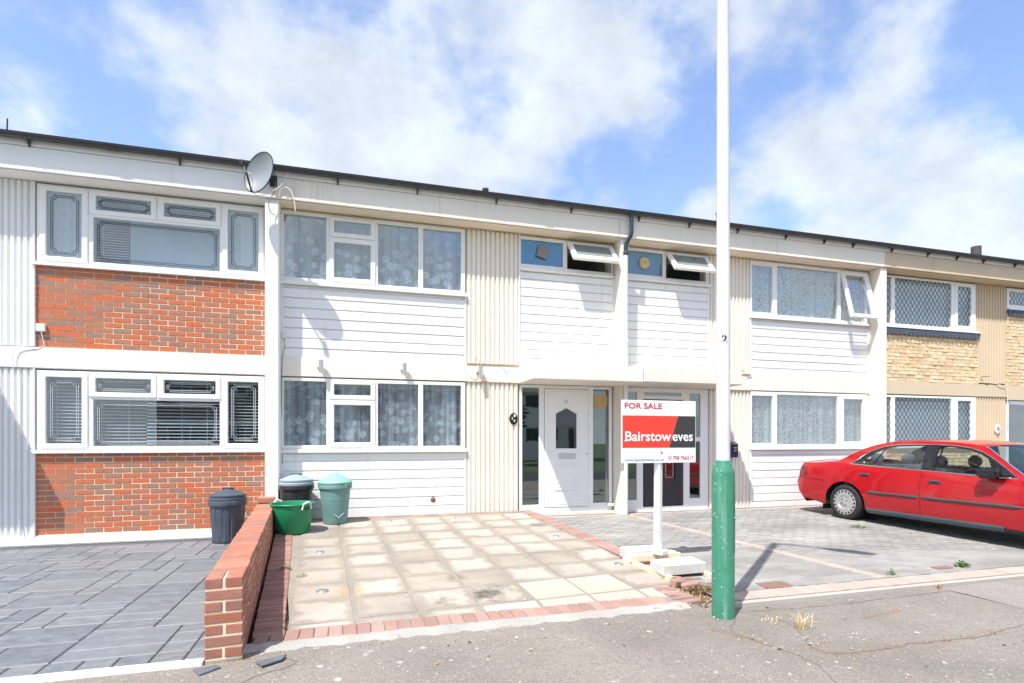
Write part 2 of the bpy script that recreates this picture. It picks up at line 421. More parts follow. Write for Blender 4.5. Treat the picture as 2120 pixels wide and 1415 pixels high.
def imprint_mat():
    n = NT('slate_imprint')
    r = n.rand()
    c = n.ramp(r, [(0, (.130, .143, .160)), (.3, (.150, .162, .18)), (.6, (.115, .128, .148)), (.85, (.158, .167, .182))], const=True)
    st = n.noise(n.pos((4.5, 9, 6)), 1.7, 6, .68, .6)
    c = n.mix(n.rng(st, .40, .72, 0, .55), c, (.25, .27, .298))
    c = n.mix(n.rng(n.noise(n.pos((.9, 1.3, 1)), 1.1, 4), .55, .75, 0, .5), c, (.165, .15, .15))
    c = n.mix(n.rng(n.noise(n.pos(), 2.7, 4), .62, .78, 0, .6), c, (.22, .24, .27))
    rg = n.rng(st, .3, .7, .42, .62)
    return n.done(n.bsdf(c, rg, n.bump(n.math('ADD', st, n.math('MULTIPLY', n.noise(n.pos(), 40, 3), .25)), .6, .012), spec=.4))
imprint_mat()

def tarmac_mat(name, col, spots=True):
    n = NT(name)
    p = n.pos()
    ag = n.noise(p, 110, 3, .75)
    c = n.mix(n.rng(ag, .36, .66), tuple(q * .72 for q in col), tuple(min(1, q * 1.28) for q in col))
    slow = n.math('MULTIPLY', n.rng(n.noise(p, .9, 6, .6), .3, .7, .80, 1.20), n.rng(n.noise(p, 34, 4, .7), .3, .7, .88, 1.12))
    cc = n.n('ShaderNodeCombineColor')
    for i in range(3): n.t.links.new(slow, cc.inputs[i])
    c = n.mix(1., c, cc.outputs[0], 'MULTIPLY')
    c = n.mix(n.rng(n.noise(p, 75, 2), .60, .70, 0, .45), c, (.46, .43, .39))
    c = n.mix(n.rng(n.noise(p, 62, 2), .62, .72, 0, .6), c, (.085, .078, .07))
    if spots:
        wv = n.n('ShaderNodeVectorMath', operation='ADD')
        nz = n.n('ShaderNodeTexNoise'); n.set(nz.inputs['Vector'], p); nz.inputs['Scale'].default_value = 22
        sv = n.n('ShaderNodeVectorMath', operation='SCALE'); n.t.links.new(nz.outputs['Color'], sv.inputs[0]); sv.inputs['Scale'].default_value = .045
        n.t.links.new(p, wv.inputs[0]); n.t.links.new(sv.outputs[0], wv.inputs[1])
        for sc, lo, hi, amt in ((5.5, .06, .15, .50), (9.0, .07, .17, .48), (19., .09, .2, .45)):
            v = n.n('ShaderNodeTexVoronoi', feature='F1'); n.t.links.new(wv.outputs[0], v.inputs['Vector']); v.inputs['Scale'].default_value = sc
            pick = n.n('ShaderNodeSeparateColor'); n.t.links.new(v.outputs['Color'], pick.inputs[0])
            region = n.rng(n.noise(p, 1.1, 4), .38, .56, .12, 1, True)
            f = n.math('MULTIPLY', n.rng(v.outputs['Distance'], lo, hi, amt, 0, True), n.math('MULTIPLY', n.rng(pick.outputs[0], .52, .56), region))
            c = n.mix(f, c, (.62, .61, .60))
    nb = n.bump(n.math('ADD', ag, n.math('MULTIPLY', n.noise(p, 1.7, 3), 1.2)), .75, .007)
    return n.done(n.bsdf(c, .92, nb, spec=.25))
tarmac_mat('tarmac_old', (.225, .203, .180))
tarmac_mat('tarmac_patch', (.25, .226, .212), False)

def car_mat():
    n = NT('car_red')
    c = n.mix(n.rng(n.noise(n.pos(), 3, 3), .3, .7), (.37, .006, .012), (.40, .008, .014))
    return n.done(n.bsdf(c, .35, None, spec=.15, coat=1.0))
car_mat()
# ------------------------------------------------------------------ mesh helpers
FR = {}          # reference point of an object inside the frame of its thing
CACHE = {}
def M(n): return MATS[n]
def link(name, me, parent=None, at=(0, 0, 0), rot=None, kind=None):
    o = bpy.data.objects.new(name, me)
    COL.objects.link(o)
    at = Vector(at)
    if parent is not None:
        o.parent = parent
        o.location = at - FR[parent]
    else:
        o.location = at
    if rot is not None: o.rotation_euler = rot
    FR[o] = at
    if kind: o['kind'] = kind
    return o
def thing(name, label, cat, loc, rotz=0., local=False, group=None):
    o = bpy.data.objects.new(name, None)
    COL.objects.link(o)
    o.empty_display_size = .1
    o.location = loc
    o.rotation_euler = (0, 0, rotz)
    o['label'] = label; o['category'] = cat
    if group: o['group'] = group
    FR[o] = Vector((0, 0, 0)) if local else Vector(loc)
    return o
def tag(o, label, cat, group=None):
    o['label'] = label; o['category'] = cat
    if group: o['group'] = group
    return o
def me_from(name, verts, faces, mat, smooth=None):
    me = bpy.data.meshes.new(name)
    me.from_pydata([tuple(v) for v in verts], [], faces)
    me.materials.append(M(mat))
    if smooth is not None:
        for p in me.polygons: p.use_smooth = True
        me.set_sharp_from_angle(angle=R(smooth))
    me.update()
    return me
def bm_done(bm, name, mat, smooth=None, recalc=True):
    if recalc: bmesh.ops.recalc_face_normals(bm, faces=bm.faces)
    me = bpy.data.meshes.new(name)
    bm.to_mesh(me); bm.free()
    me.materials.append(M(mat))
    if smooth is not None:
        for p in me.polygons: p.use_smooth = True
        me.set_sharp_from_angle(angle=R(smooth))
    return me
def box_me(dx, dy, dz, mat, bev=.004, seg=1):
    key = (round(dx, 4), round(dy, 4), round(dz, 4), mat, round(bev, 4), seg)
    if key in CACHE: return CACHE[key]
    bm = bmesh.new()
    bmesh.ops.create_cube(bm, size=1.0)
    bmesh.ops.scale(bm, vec=(dx, dy, dz), verts=bm.verts)
    b = min(bev, .45 * min(dx, dy, dz))
    if b > 0:
        bmesh.ops.bevel(bm, geom=list(bm.edges), offset=b, segments=seg, affect='EDGES', profile=.5)
    me = bm_done(bm, 'box', mat)
    CACHE[key] = me
    return me
def box(name, parent, x0, x1, y0, y1, z0, z1, mat, bev=.004, seg=1, kind=None):
    return link(name, box_me(x1 - x0, y1 - y0, z1 - z0, mat, bev, seg), parent, ((x0 + x1) / 2, (y0 + y1) / 2, (z0 + z1) / 2), kind=kind)
def bm_box(bm, x0, x1, y0, y1, z0, z1):
    v = [bm.verts.new(p) for p in ((x0, y0, z0), (x1, y0, z0), (x1, y1, z0), (x0, y1, z0), (x0, y0, z1), (x1, y0, z1), (x1, y1, z1), (x0, y1, z1))]
    for f in ((0, 3, 2, 1), (4, 5, 6, 7), (0, 1, 5, 4), (1, 2, 6, 5), (2, 3, 7, 6), (3, 0, 4, 7)):
        bm.faces.new([v[i] for i in f])
    return v
def prism(name, parent, profile, x0, x1, mat, kind=None, smooth=None):
    """closed (y,z) profile swept along x; placed at its own centre"""
    cy = sum(p[0] for p in profile) / len(profile); cz = sum(p[1] for p in profile) / len(profile); cx = (x0 + x1) / 2
    key = ('prism', tuple((round(p[0] - cy, 4), round(p[1] - cz, 4)) for p in profile), round(x1 - x0, 4), mat)
    if key not in CACHE:
        n = len(profile); h = (x1 - x0) / 2
        vs = [(-h, p[0] - cy, p[1] - cz) for p in profile] + [(h, p[0] - cy, p[1] - cz) for p in profile]
        fs = [(i, (i + 1) % n, n + (i + 1) % n, n + i) for i in range(n)] + [tuple(range(n))[::-1], tuple(range(n, 2 * n))]
        bm = bmesh.new()
        bv = [bm.verts.new(v) for v in vs]
        for f in fs: bm.faces.new([bv[i] for i in f])
        CACHE[key] = bm_done(bm, name, mat, smooth)
    return link(name, CACHE[key], parent, (cx, cy, cz), kind=kind)
def lathe_me(name, prof, seg, mat, smooth=40):
    vs, fs = [], []
    for r, z in prof:
        for i in range(seg):
            a = 2 * math.pi * i / seg
            vs.append((r * math.cos(a), r * math.sin(a), z))
    for k in range(len(prof) - 1):
        for i in range(seg):
            j = (i + 1) % seg
            fs.append((k * seg + i, k * seg + j, (k + 1) * seg + j, (k + 1) * seg + i))
    if prof[0][0] > 1e-4: fs.append(tuple(range(seg))[::-1])
    if prof[-1][0] > 1e-4: fs.append(tuple(range((len(prof) - 1) * seg, len(prof) * seg)))
    bm = bmesh.new()
    bv = [bm.verts.new(v) for v in vs]
    for f in fs:
        try: bm.faces.new([bv[i] for i in f])
        except ValueError: pass
    bmesh.ops.remove_doubles(bm, verts=bm.verts, dist=1e-5)
    return bm_done(bm, name, mat, smooth)
def tube_me(name, pts, r, mat, seg=8, cap=True, radii=None):
    pts = [Vector(p) for p in pts]
    vs, fs = [], []
    n = len(pts)
    up = Vector((0, 0, 1))
    t0 = (pts[1] - pts[0]).normalized()
    if abs(t0.dot(up)) > .95: up = Vector((1, 0, 0))
    side = t0.cross(up).normalized()
    for i, p in enumerate(pts):
        t = (pts[min(i + 1, n - 1)] - pts[max(i - 1, 0)]).normalized()
        side = (side - t * side.dot(t)).normalized()
        nrm = side.cross(t)
        rr = radii[i] if radii else r
        for k in range(seg):
            a = 2 * math.pi * k / seg
            vs.append(p + (side * math.cos(a) + nrm * math.sin(a)) * rr)
    for i in range(n - 1):
        for k in range(seg):
            j = (k + 1) % seg
            fs.append((i * seg + k, i * seg + j, (i + 1) * seg + j, (i + 1) * seg + k))
    if cap:
        fs.append(tuple(range(seg))[::-1]); fs.append(tuple(range((n - 1) * seg, n * seg)))
    bm = bmesh.new()
    bv = [bm.verts.new(v) for v in vs]
    for f in fs: bm.faces.new([bv[i] for i in f])
    return bm_done(bm, name, mat, 50)
def curve_pts(ctrl, n=8):
    """Catmull-Rom through the control points"""
    c = [Vector(p) for p in ctrl]
    c = [2 * c[0] - c[1]] + c + [2 * c[-1] - c[-2]]
    out = []
    for i in range(1, len(c) - 2):
        for k in range(n):
            t = k / n
            out.append(.5 * ((2 * c[i]) + (-c[i - 1] + c[i + 1]) * t + (2 * c[i - 1] - 5 * c[i] + 4 * c[i + 1] - c[i + 2]) * t * t + (-c[i - 1] + 3 * c[i] - 3 * c[i + 1] + c[i + 2]) * t ** 3))
    out.append(c[-2])
    return out
def frame_me(name, outer, holes, y0, y1, mat, bev=.005, org=(0, 0, 0)):
    x0, x1, z0, z1 = outer
    xs = sorted({x0, x1} | {h[0] for h in holes} | {h[1] for h in holes})
    zs = sorted({z0, z1} | {h[2] for h in holes} | {h[3] for h in holes})
    def solid(i, j):
        if not (0 <= i < len(xs) - 1 and 0 <= j < len(zs) - 1): return False
        cx, cz = (xs[i] + xs[i + 1]) / 2, (zs[j] + zs[j + 1]) / 2
        return not any(h[0] < cx < h[1] and h[2] < cz < h[3] for h in holes)
    bm = bmesh.new(); V = {}
    def v(i, j, k):
        if (i, j, k) not in V: V[i, j, k] = bm.verts.new((xs[i] - org[0], (y0, y1)[k] - org[1], zs[j] - org[2]))
        return V[i, j, k]
    for i in range(len(xs) - 1):
        for j in range(len(zs) - 1):
            if not solid(i, j): continue
            bm.faces.new([v(i, j, 0), v(i + 1, j, 0), v(i + 1, j + 1, 0), v(i, j + 1, 0)])
            bm.faces.new([v(i, j + 1, 1), v(i + 1, j + 1, 1), v(i + 1, j, 1), v(i, j, 1)])
            if not solid(i - 1, j): bm.faces.new([v(i, j, 0), v(i, j + 1, 0), v(i, j + 1, 1), v(i, j, 1)])
            if not solid(i + 1, j): bm.faces.new([v(i + 1, j, 1), v(i + 1, j + 1, 1), v(i + 1, j + 1, 0), v(i + 1, j, 0)])
            if not solid(i, j - 1): bm.faces.new([v(i, j, 1), v(i + 1, j, 1), v(i + 1, j, 0), v(i, j, 0)])
            if not solid(i, j + 1): bm.faces.new([v(i, j + 1, 0), v(i + 1, j + 1, 0), v(i + 1, j + 1, 1), v(i, j + 1, 1)])
    bmesh.ops.recalc_face_normals(bm, faces=bm.faces)
    if bev:
        ed = [e for e in bm.edges if len(e.link_faces) == 2 and e.calc_face_angle(0) > .5]
        bmesh.ops.bevel(bm, geom=ed, offset=bev, segments=1, affect='EDGES')
    return bm_done(bm, name, mat)
def ribbons_me(name, polys, w, mat, y=0., th=.003):
    """flat strips of width w along (x,z) polylines, standing th proud: leading on a pane"""
    bm = bmesh.new()
    for pl in polys:
        n = len(pl)
        for i in range(n - 1):
            a, b = Vector(pl[i]), Vector(pl[i + 1])
            d = (b - a)
            if d.length < 1e-6: continue
            d.normalize(); nn = Vector((-d.y, d.x)) * w / 2
            a2, b2 = a - d * w * .4, b + d * w * .4
            q = [a2 - nn, b2 - nn, b2 + nn, a2 + nn]
            f = [bm.verts.new((p.x, y - th, p.y)) for p in q]
            k = [bm.verts.new((p.x, y, p.y)) for p in q]
            bm.faces.new(f)
            for i2 in range(4):
                j2 = (i2 + 1) % 4
                bm.faces.new([f[j2], f[i2], k[i2], k[j2]])
    return bm_done(bm, name, mat, recalc=False)
def text_me(body, size, mat, offset=0., shear=0., extrude=.002, spacing=1.0, sx=1.0):
    cu = bpy.data.curves.new('lettering', 'FONT')
    cu.body = body; cu.size = size; cu.offset = offset; cu.shear = shear; cu.extrude = extrude
    cu.resolution_u = 3; cu.space_character = spacing
    ob = bpy.data.objects.new('lettering_source', cu)
    COL.objects.link(ob)
    dg = bpy.context.evaluated_depsgraph_get()
    me = bpy.data.meshes.new_from_object(ob.evaluated_get(dg))
    bpy.data.objects.remove(ob, do_unlink=True)
    bpy.data.curves.remove(cu)
    me.materials.clear(); me.materials.append(M(mat))
    # from the curve's xy plane to a wall facing -y
    me.transform(Matrix(((sx, 0, 0, 0), (0, 0, -1, 0), (0, 1, 0, 0), (0, 0, 0, 1))))
    return me

def inset_prism_me(name, corners, ztops, th, bev, mat):
    """paving piece: polygon in xy with a bevelled top; ztops one height per corner; returns mesh about its centroid and the centroid"""
    n = len(corners)
    cx = sum(c[0] for c in corners) / n; cy = sum(c[1] for c in corners) / n; cz = sum(ztops) / n
    def ins(i):
        p, a, b = Vector(corners[i]), Vector(corners[i - 1]), Vector(corners[(i + 1) % n])
        d = ((a - p).normalized() + (b - p).normalized())
        return p + (d.normalized() * bev * 1.4 if d.length > 1e-6 else Vector((0, 0)))
    bot = [(c[0] - cx, c[1] - cy, z - cz - th) for c, z in zip(corners, ztops)]
    mid = [(c[0] - cx, c[1] - cy, z - cz - bev) for c, z in zip(corners, ztops)]
    top = [(ins(i).x - cx, ins(i).y - cy, ztops[i] - cz) for i in range(n)]
    vs = bot + mid + top
    fs = [tuple(range(2 * n, 3 * n))]
    for i in range(n):
        j = (i + 1) % n
        fs += [(i, j, n + j, n + i), (n + i, n + j, 2 * n + j, 2 * n + i)]
    bm = bmesh.new()
    bv = [bm.verts.new(v) for v in vs]
    for f in fs: bm.faces.new([bv[i] for i in f])
    return bm_done(bm, name, mat), (cx, cy, cz)

# ------------------------------------------------------------------ ground
def sheet(name, pts, mat, z=None):
    me = me_from(name, pts, [tuple(range(len(pts)))], mat)
    return link(name, me, kind='structure')
sheet('ground', [(-160, -160, -.42), (160, -160, -.42), (160, 160, -.42), (-160, 160, -.42)], 'grass_verge')
PVZ = lambda y: -.145 + .02 * y
sheet('pavement', [(-60, -9.9, PVZ(-9.9)), (60, -9.9, PVZ(-9.9)), (60, -4.80, PVZ(-4.8)), (-60, -4.80, PVZ(-4.8))], 'tarmac_old')
box('kerb', None, -60, 60, -10.05, -9.9, -.5, -.325, 'kerb_concrete', .02)['kind'] = 'structure'
sheet('road', [(-60, -17, -.415), (60, -17, -.415), (60, -10.05, -.415), (-60, -10.05, -.415)], 'asphalt_road')
BZ = lambda y: .045 * y
CZ = lambda y: -.1 + .02 * y
AZ = -.22
WX = lambda y, x5: x5 + .0817 * (-5.0 - y)          # the garden wall and what runs beside it lean off the square

# ---- left drive: imprinted concrete
dA = sheet('imprinted_drive', [(-8, -4.99, AZ - .012), (-.80, -4.99, AZ - .012), (-1.15, -.10, AZ - .012), (-8, -.10, AZ - .012)], 'grout_dark')
FR[dA] = Vector((0, 0, 0))
U = .2
nx, ny = 35, 22
occ = [[False] * ny for _ in range(nx)]
sizes = [(2, 2), (2, 1), (3, 2), (1, 1), (2, 1), (3, 1), (1, 2), (2, 2), (2, 3)]
r2 = random.Random(5)
def imprint_piece(x0, x1, y0, y1):
    g = .004
    key = ('imp', round(x1 - x0, 3), round(y1 - y0, 3))
    if key not in CACHE:
        CACHE[key] = inset_prism_me('stone', [(x0 + g, y0 + g), (x1 - g, y0 + g), (x1 - g, y1 - g), (x0 + g, y1 - g)], [0] * 4, .02, .007, 'slate_imprint')[0]
    link('stone', CACHE[key], dA, ((x0 + x1) / 2, (y0 + y1) / 2, AZ))
for j in range(ny):
    for i in range(nx):
        if occ[i][j]: continue
        r2.shuffle(sizes)
        for sx_, sy_ in sizes + [(1, 1)]:
            if i + sx_ <= nx and j + sy_ <= ny and all(not occ[i + a][j + b] for a in range(sx_) for b in range(sy_)):
                for a in range(sx_):
                    for b in range(sy_): occ[i + a][j + b] = True
                imprint_piece(-7.85 + i * U, -7.85 + (i + sx_) * U, -4.78 + j * U, -4.78 + (j + sy_) * U)
                break
for i in range(35):
    imprint_piece(-7.85 + i * U, -7.85 + (i + 1) * U, -4.965, -4.78)
box('drive_edging', dA, -8, -.92, -5.03, -4.972, -.32, AZ + .006, 'render_white', .006)
# slot drain along the house
slot = bmesh.new()
x = -6.9
while x < -1.28:
    bm_box(slot, x, x + .022, -.150, -.105, AZ + .002, AZ + .009); x += .036
link('slot_drain', bm_done(slot, 'slot_drain', 'galvanised'), dA, (0, 0, 0), kind='stuff')

# ---- middle drive: weathered slabs in a brick margin
dB = sheet('slab_drive', [(-.42, -4.78, BZ(-4.78) - .006), (2.95, -4.78, BZ(-4.78) - .006), (2.90, .02, BZ(.02) - .006), (-1.02, .02, BZ(.02) - .006)], 'joint_concrete')
FR[dB] = Vector((0, 0, 0))
ANG = R(3.3); ca, sa = math.cos(ANG), math.sin(ANG)
def GB(i, j): return Vector((.03 + (i * .503) * ca - (j * .505) * sa, -4.474 + (i * .503) * sa + (j * .505) * ca))
r3 = random.Random(3)
for j in range(0, 8):
    for i in range(-1, 6):
        gx = .012 if i not in (0,) else .016
        c = [GB(i, j), GB(i + 1, j), GB(i + 1, j + 1), GB(i, j + 1)]
        cen = sum(c, Vector((0, 0))) / 4
        if i == 5:   # cut slabs along the red margin
            lim = lambda y: 2.735 + .083 * (-.28 - y)
            c[1].x = min(c[1].x, lim(c[1].y) - .03); c[2].x = min(c[2].x, lim(c[2].y) - .03)
            if c[2].x - c[3].x < .08: continue
        c = [p + (cen - p).normalized() * (gx * 1.6 + r3.uniform(0, .006)) for p in c]
        if max(p.y for p in c) > -.2: continue
        new = (j == 0 and i in (3, 4))
        dz = r3.uniform(-.003, .003)
        tl = r3.uniform(-.004, .004)
        me, ctr = inset_prism_me('slab', [tuple(p) for p in c], [BZ(p.y) + dz + tl * (p.x - cen.x) / .25 for p in c], .035, .006, 'slab_new' if new else 'slab_weathered')
        link('slab', me, dB, ctr)
for i in range(-1, 6):      # narrow cut pieces at the front
    a, b = GB(i, 0), GB(i + 1, 0)
    c = [Vector((a.x + .02, -4.585)), Vector((b.x - .015, -4.585)), Vector((b.x - .015, b.y - .022)), Vector((a.x + .02, a.y - .022))]
    if i == 5: c[1].x = c[2].x = 2.72
    if c[2].y - c[1].y < .04: continue
    me, ctr = inset_prism_me('slab', [tuple(p) for p in c], [BZ(p.y) - .001 for p in c], .035, .005, 'slab_new' if i >= 2 else 'slab_weathered')
    link('slab', me, dB, ctr)
# brick on edge beside the garden wall
pav_on_edge = box_me(.215, .066, .07, 'paver_edge_red', .006)
y = -.42
while y > -4.66:
    o = link('edging_brick', pav_on_edge, dB, (WX(y, -.555) + r3.uniform(-.004, .004), y, BZ(y) - .028 + r3.uniform(-.003, .003)), (R(2.6), 0, R(4.6 + r3.uniform(-1.2, 1.2))))
    y -= .0755
box('margin', dB, -.44, -.37, -4.58, -4.56, -.26, -.21, 'joint_concrete', .004)
# front course of red blocks, laid across
blk = box_me(.094, .20, .06, 'paver_red', .006)
x = -.62
while x < 2.66:
    o = link('edging_brick', blk, dB, (x, -4.69 + .012 * x + r3.uniform(-.004, .004), BZ(-4.69) - .026 + r3.uniform(-.003, .003)), (R(2.6), 0, R(r3.uniform(-1.5, 1.5) + .6)))
    x += .1005
# red course down the right side
blk2 = box_me(.20, .094, .06, 'paver_red', .006)
y = -.30
while y > -4.15:
    o = link('edging_brick', blk2, dB, (2.835 + .083 * (-.28 - y) + r3.uniform(-.003, .003), y, BZ(y) - .026 + r3.uniform(-.002, .002)), (R(2.6), 0, R(4.6 + r3.uniform(-1.2, 1.2))))
    y -= .1005
# thin red course against the house
x = -.93
while x < 2.72:
    link('edging_brick', box_me(.20, .094, .06, 'paver_red', .006), dB, (x + .1, -.13 + r3.uniform(-.003, .003), BZ(-.13) - .026), (R(2.6), 0, R(r3.uniform(-1, 1))))
    x += .205
# tumbled bricks at the corner under the sale board
for k in range(7):
    link('edging_brick', box_me(.20, .07, .075, 'paver_red', .008), dB, (2.78 + .01 * k + r3.uniform(-.01, .01), -4.24 - k * .085, BZ(-4.3 - k * .07) - .030 + r3.uniform(-.006, .006)), (R(r3.uniform(-6, 6)), R(r3.uniform(-5, 5)), R(-8 + r3.uniform(-7, 7))))
for (bx_, by_, rz_, ry_) in ((2.99, -4.33, 20, 8), (3.05, -4.45, -35, -14), (3.02, -4.24, 75, 20)):
    link('edging_brick', box_me(.17, .075, .07, 'paver_red', .008), dB, (bx_, by_, -.178), (R(7), R(ry_), R(rz_)))
# concrete haunching in front of the blocks
hv = []
N = 60
for k in range(N + 1):
    x = -.80 + 3.58 * k / N
    w = .085 + .03 * math.sin(k * 1.7) * math.sin(k * .63) + r3.uniform(-.008, .008)
    yb = -4.788 + .012 * x
    zb = -.214 + r3.uniform(-.003, .003)
    hv += [(x, yb + .01, zb), (x, yb - w * .75, zb - .006 + r3.uniform(-.003, .003)), (x, yb - w - .03, PVZ(yb - w) - .008)]
hf = []
for k in range(N):
    for a in range(2):
        hf.append((3 * k + a, 3 * k + a + 1, 3 * k + a + 4, 3 * k + a + 3))
link('haunching', me_from('haunching', hv, [f[::-1] for f in hf], 'kerb_concrete', 30), dB, (0, 0, 0))
box('base_slab', dB, -.70, 2.72, -4.80, -.05, -.40, -.24, 'joint_concrete', .01)
sheet('drive_side', [(2.955, -4.3, BZ(-4.3) - .012), (2.955, -4.3, -.35), (2.905, .0, -.35), (2.905, .0, -.012)], 'kerb_concrete')
# small round marker lights and covers set in the slabs
for (dx_, dy_, r_) in ((-.358, -2.25, .045), (-.261, -3.723, .055), (.525, -.527, .045), (1.503, -.493, .045), (2.433, -.572, .045), (2.602, -2.069, .045), (2.779, -3.524, .05)):
    d = link('marker_light', lathe_me('marker_light', [(r_, -.01), (r_, .006), (r_ * .92, .010), (r_ * .72, .009), (r_ * .7, .004)], 28, 'steel'), dB, (dx_, dy_, BZ(dy_)), (R(2.6), 0, 0))
    link('lens', lathe_me('lens', [(r_ * .7, .0), (r_ * .69, .006), (0, .0075)], 24, 'frosted_pane'), d, (dx_, dy_, BZ(dy_)))
box('drain_cover', dB, 2.53, 2.74, -1.33, -1.20, BZ(-1.25) - .02, BZ(-1.25) + .008, 'galvanised', .004)

# ---- right drive: grey block paving with pale courses
dC = sheet('block_drive', [(3.12, -4.95, CZ(-4.95) - .012), (22, -4.95, CZ(-4.95) - .012), (22, .05, CZ(.05) - .012), (2.85, .05, CZ(.05) - .012)], 'joint_sand')
FR[dC] = Vector((0, 0, 0))
sheet('bare_soil', [(2.55, -4.86, -.245), (3.16, -4.93, -.246), (3.16, -3.9, -.20), (2.9, -3.9, -.20)], 'joint_concrete')
cells = []
row = 0
y = -4.66
while y < -.36:
    x = 2.85 + (0 if row % 2 else -.10) + .013 * math.sin(row)
    while x < 13.4:
        cx, cy = x + .1, y + .05
        if cx > 3.08 + .083 * (-.28 - cy) - .1 and cx > 2.92:
            dep = cx * .278 + (cy + 8.95) * .9606
            cells.append((dep, cx, cy))
        x += .2035
    y += .1025; row += 1
cells.sort()
# keep the pieces that can be picked out as blocks, the rest in one mesh
r4 = random.Random(21)
blk3 = box_me(.198, .098, .05, 'block_grey', .005)
rest = bmesh.new()
def under_sign(cx, cy): return False
vis = [c for c in cells if c[1] > 3.0]
for k, (dep, cx, cy) in enumerate(vis):
    if k < 300:
        link('paving_block', blk3, dC, (cx, cy, CZ(cy) - .025 + r4.uniform(-.0022, .0022)), (R(1.15) + r4.uniform(-.006, .006), r4.uniform(-.006, .006), r4.uniform(-.012, .012)))
    else:
        j = r4.uniform(-.0022, .0022)
        v = bm_box(rest, cx - .099, cx + .099, cy - .049, cy + .049, CZ(cy) - .04, CZ(cy) + j)
        for q in v[4:]:
            q.co.x += (.005 if q.co.x < cx else -.005); q.co.y += (.005 if q.co.y < cy else -.005)
            q.co.z += .02 * (q.co.y - cy)
link('paving_block', bm_done(rest, 'paving_block', 'block_grey', recalc=False), dC, (0, 0, 0), kind='stuff')
pinkA = box_me(.098, .198, .06, 'paver_pink', .005)
pinkB = box_me(.198, .098, .06, 'paver_pink', .005)
x = 2.98
while x < 13.5:          # course along the pavement
    if x > 3.12:
        link('edging_block', pinkA, dC, (x, -4.80, CZ(-4.8) - .024 + r4.uniform(-.002, .002)), (R(1.15), 0, r4.uniform(-.015, .015)))
    x += .1025
box('edge_strip', dC, 3.12, 20, -4.955, -4.905, -.36, CZ(-4.92) - .004, 'kerb_pale', .008)
x = 3.1
while x < 10.0:          # course along the house
    link('edging_block', pinkB, dC, (x, -.30, CZ(-.30) - .024 + r4.uniform(-.002, .002)), (R(1.15), 0, r4.uniform(-.01, .01)))
    x += .203
p0, p1 = Vector((4.575, -.40)), Vector((5.135, -4.70))
L = (p1 - p0).length; dirv = (p1 - p0).normalized(); angp = math.atan2(dirv.y, dirv.x)
for k in range(int(L / .1025)):
    q = p0 + dirv * (k + .5) * .1025
    link('edging_block', box_me(.098, .128, .06, 'paver_pink', .005), dC, (q.x, q.y, CZ(q.y) - .0215 + r4.uniform(-.002, .002)), (0, 0, angp + r4.uniform(-.015, .015)))
def cover(x0, x1, y0, y1, mat, nm):
    c = box(nm, dC, x0, x1, y0, y1, CZ((y0 + y1) / 2) - .02, CZ((y0 + y1) / 2) + .007, mat, .004)
cover(3.72, 4.02, -4.70, -4.50, 'cover_rust', 'inspection_cover')
cover(6.02, 6.24, -4.56, -4.47, 'cover_rust', 'stop_tap_cover')
# smooth newer reinstatement in the pavement, with its sunken seam
pp = [(5.42, -4.965), (9.5, -4.965), (9.5, -6.6), (6.6, -6.05), (5.54, -5.63), (5.50, -5.2)]
pm = inset_prism_me('tarmac_patch', pp[::-1], [PVZ(q[1]) + .008 for q in pp[::-1]], .02, .006, 'tarmac_patch')
link('tarmac_patch', pm[0], None, pm[1], kind='structure')
# ------------------------------------------------------------------ house pieces
ZT, BT, BB = 4.68, 2.44, 2.155        # top of the front wall, top and underside of the floor band
def net_curtain(win, x0, x1, z0, z1, y, mat, seed, amp=.018, scallop=False):
    r = random.Random(seed)
    n = max(12, int((x1 - x0) / .018)); m = 8
    ph = [r.uniform(0, 6.28) for _ in range(4)]; fq = [r.uniform(22, 34), r.uniform(48, 66), r.uniform(9, 14), r.uniform(4, 6)]
    cx, cz = (x0 + x1) / 2, (z0 + z1) / 2
    vs, fs = [], []
    for i in range(n + 1):
        x = x0 + (x1 - x0) * i / n
        for j in range(m + 1):
            t = j / m
            k = 1 - .45 * t
            w = amp * k * (math.sin(fq[0] * x + ph[0] + .3 * t) + .5 * math.sin(fq[1] * x + ph[1]) + .8 * math.sin(fq[2] * x + ph[2] + .2 * t)) * (.6 + .4 * math.sin(fq[3] * x + ph[3]))
            vs.append((x - cx, w, z0 + (z1 - z0) * t - cz))
    for i in range(n):
        for j in range(m):
            a = i * (m + 1) + j
            fs.append((a, a + m + 1, a + m + 2, a + 1))
    return link('net_curtain', me_from('net_curtain', vs, fs, mat, 180), win, (cx, y, cz))
def pane(win, g, y, mat='window_glass'):
    e = .006
    return box('pane', win, g[0] - e, g[1] + e, y, y + .006, g[2] - e, g[3] + e, mat, 0)
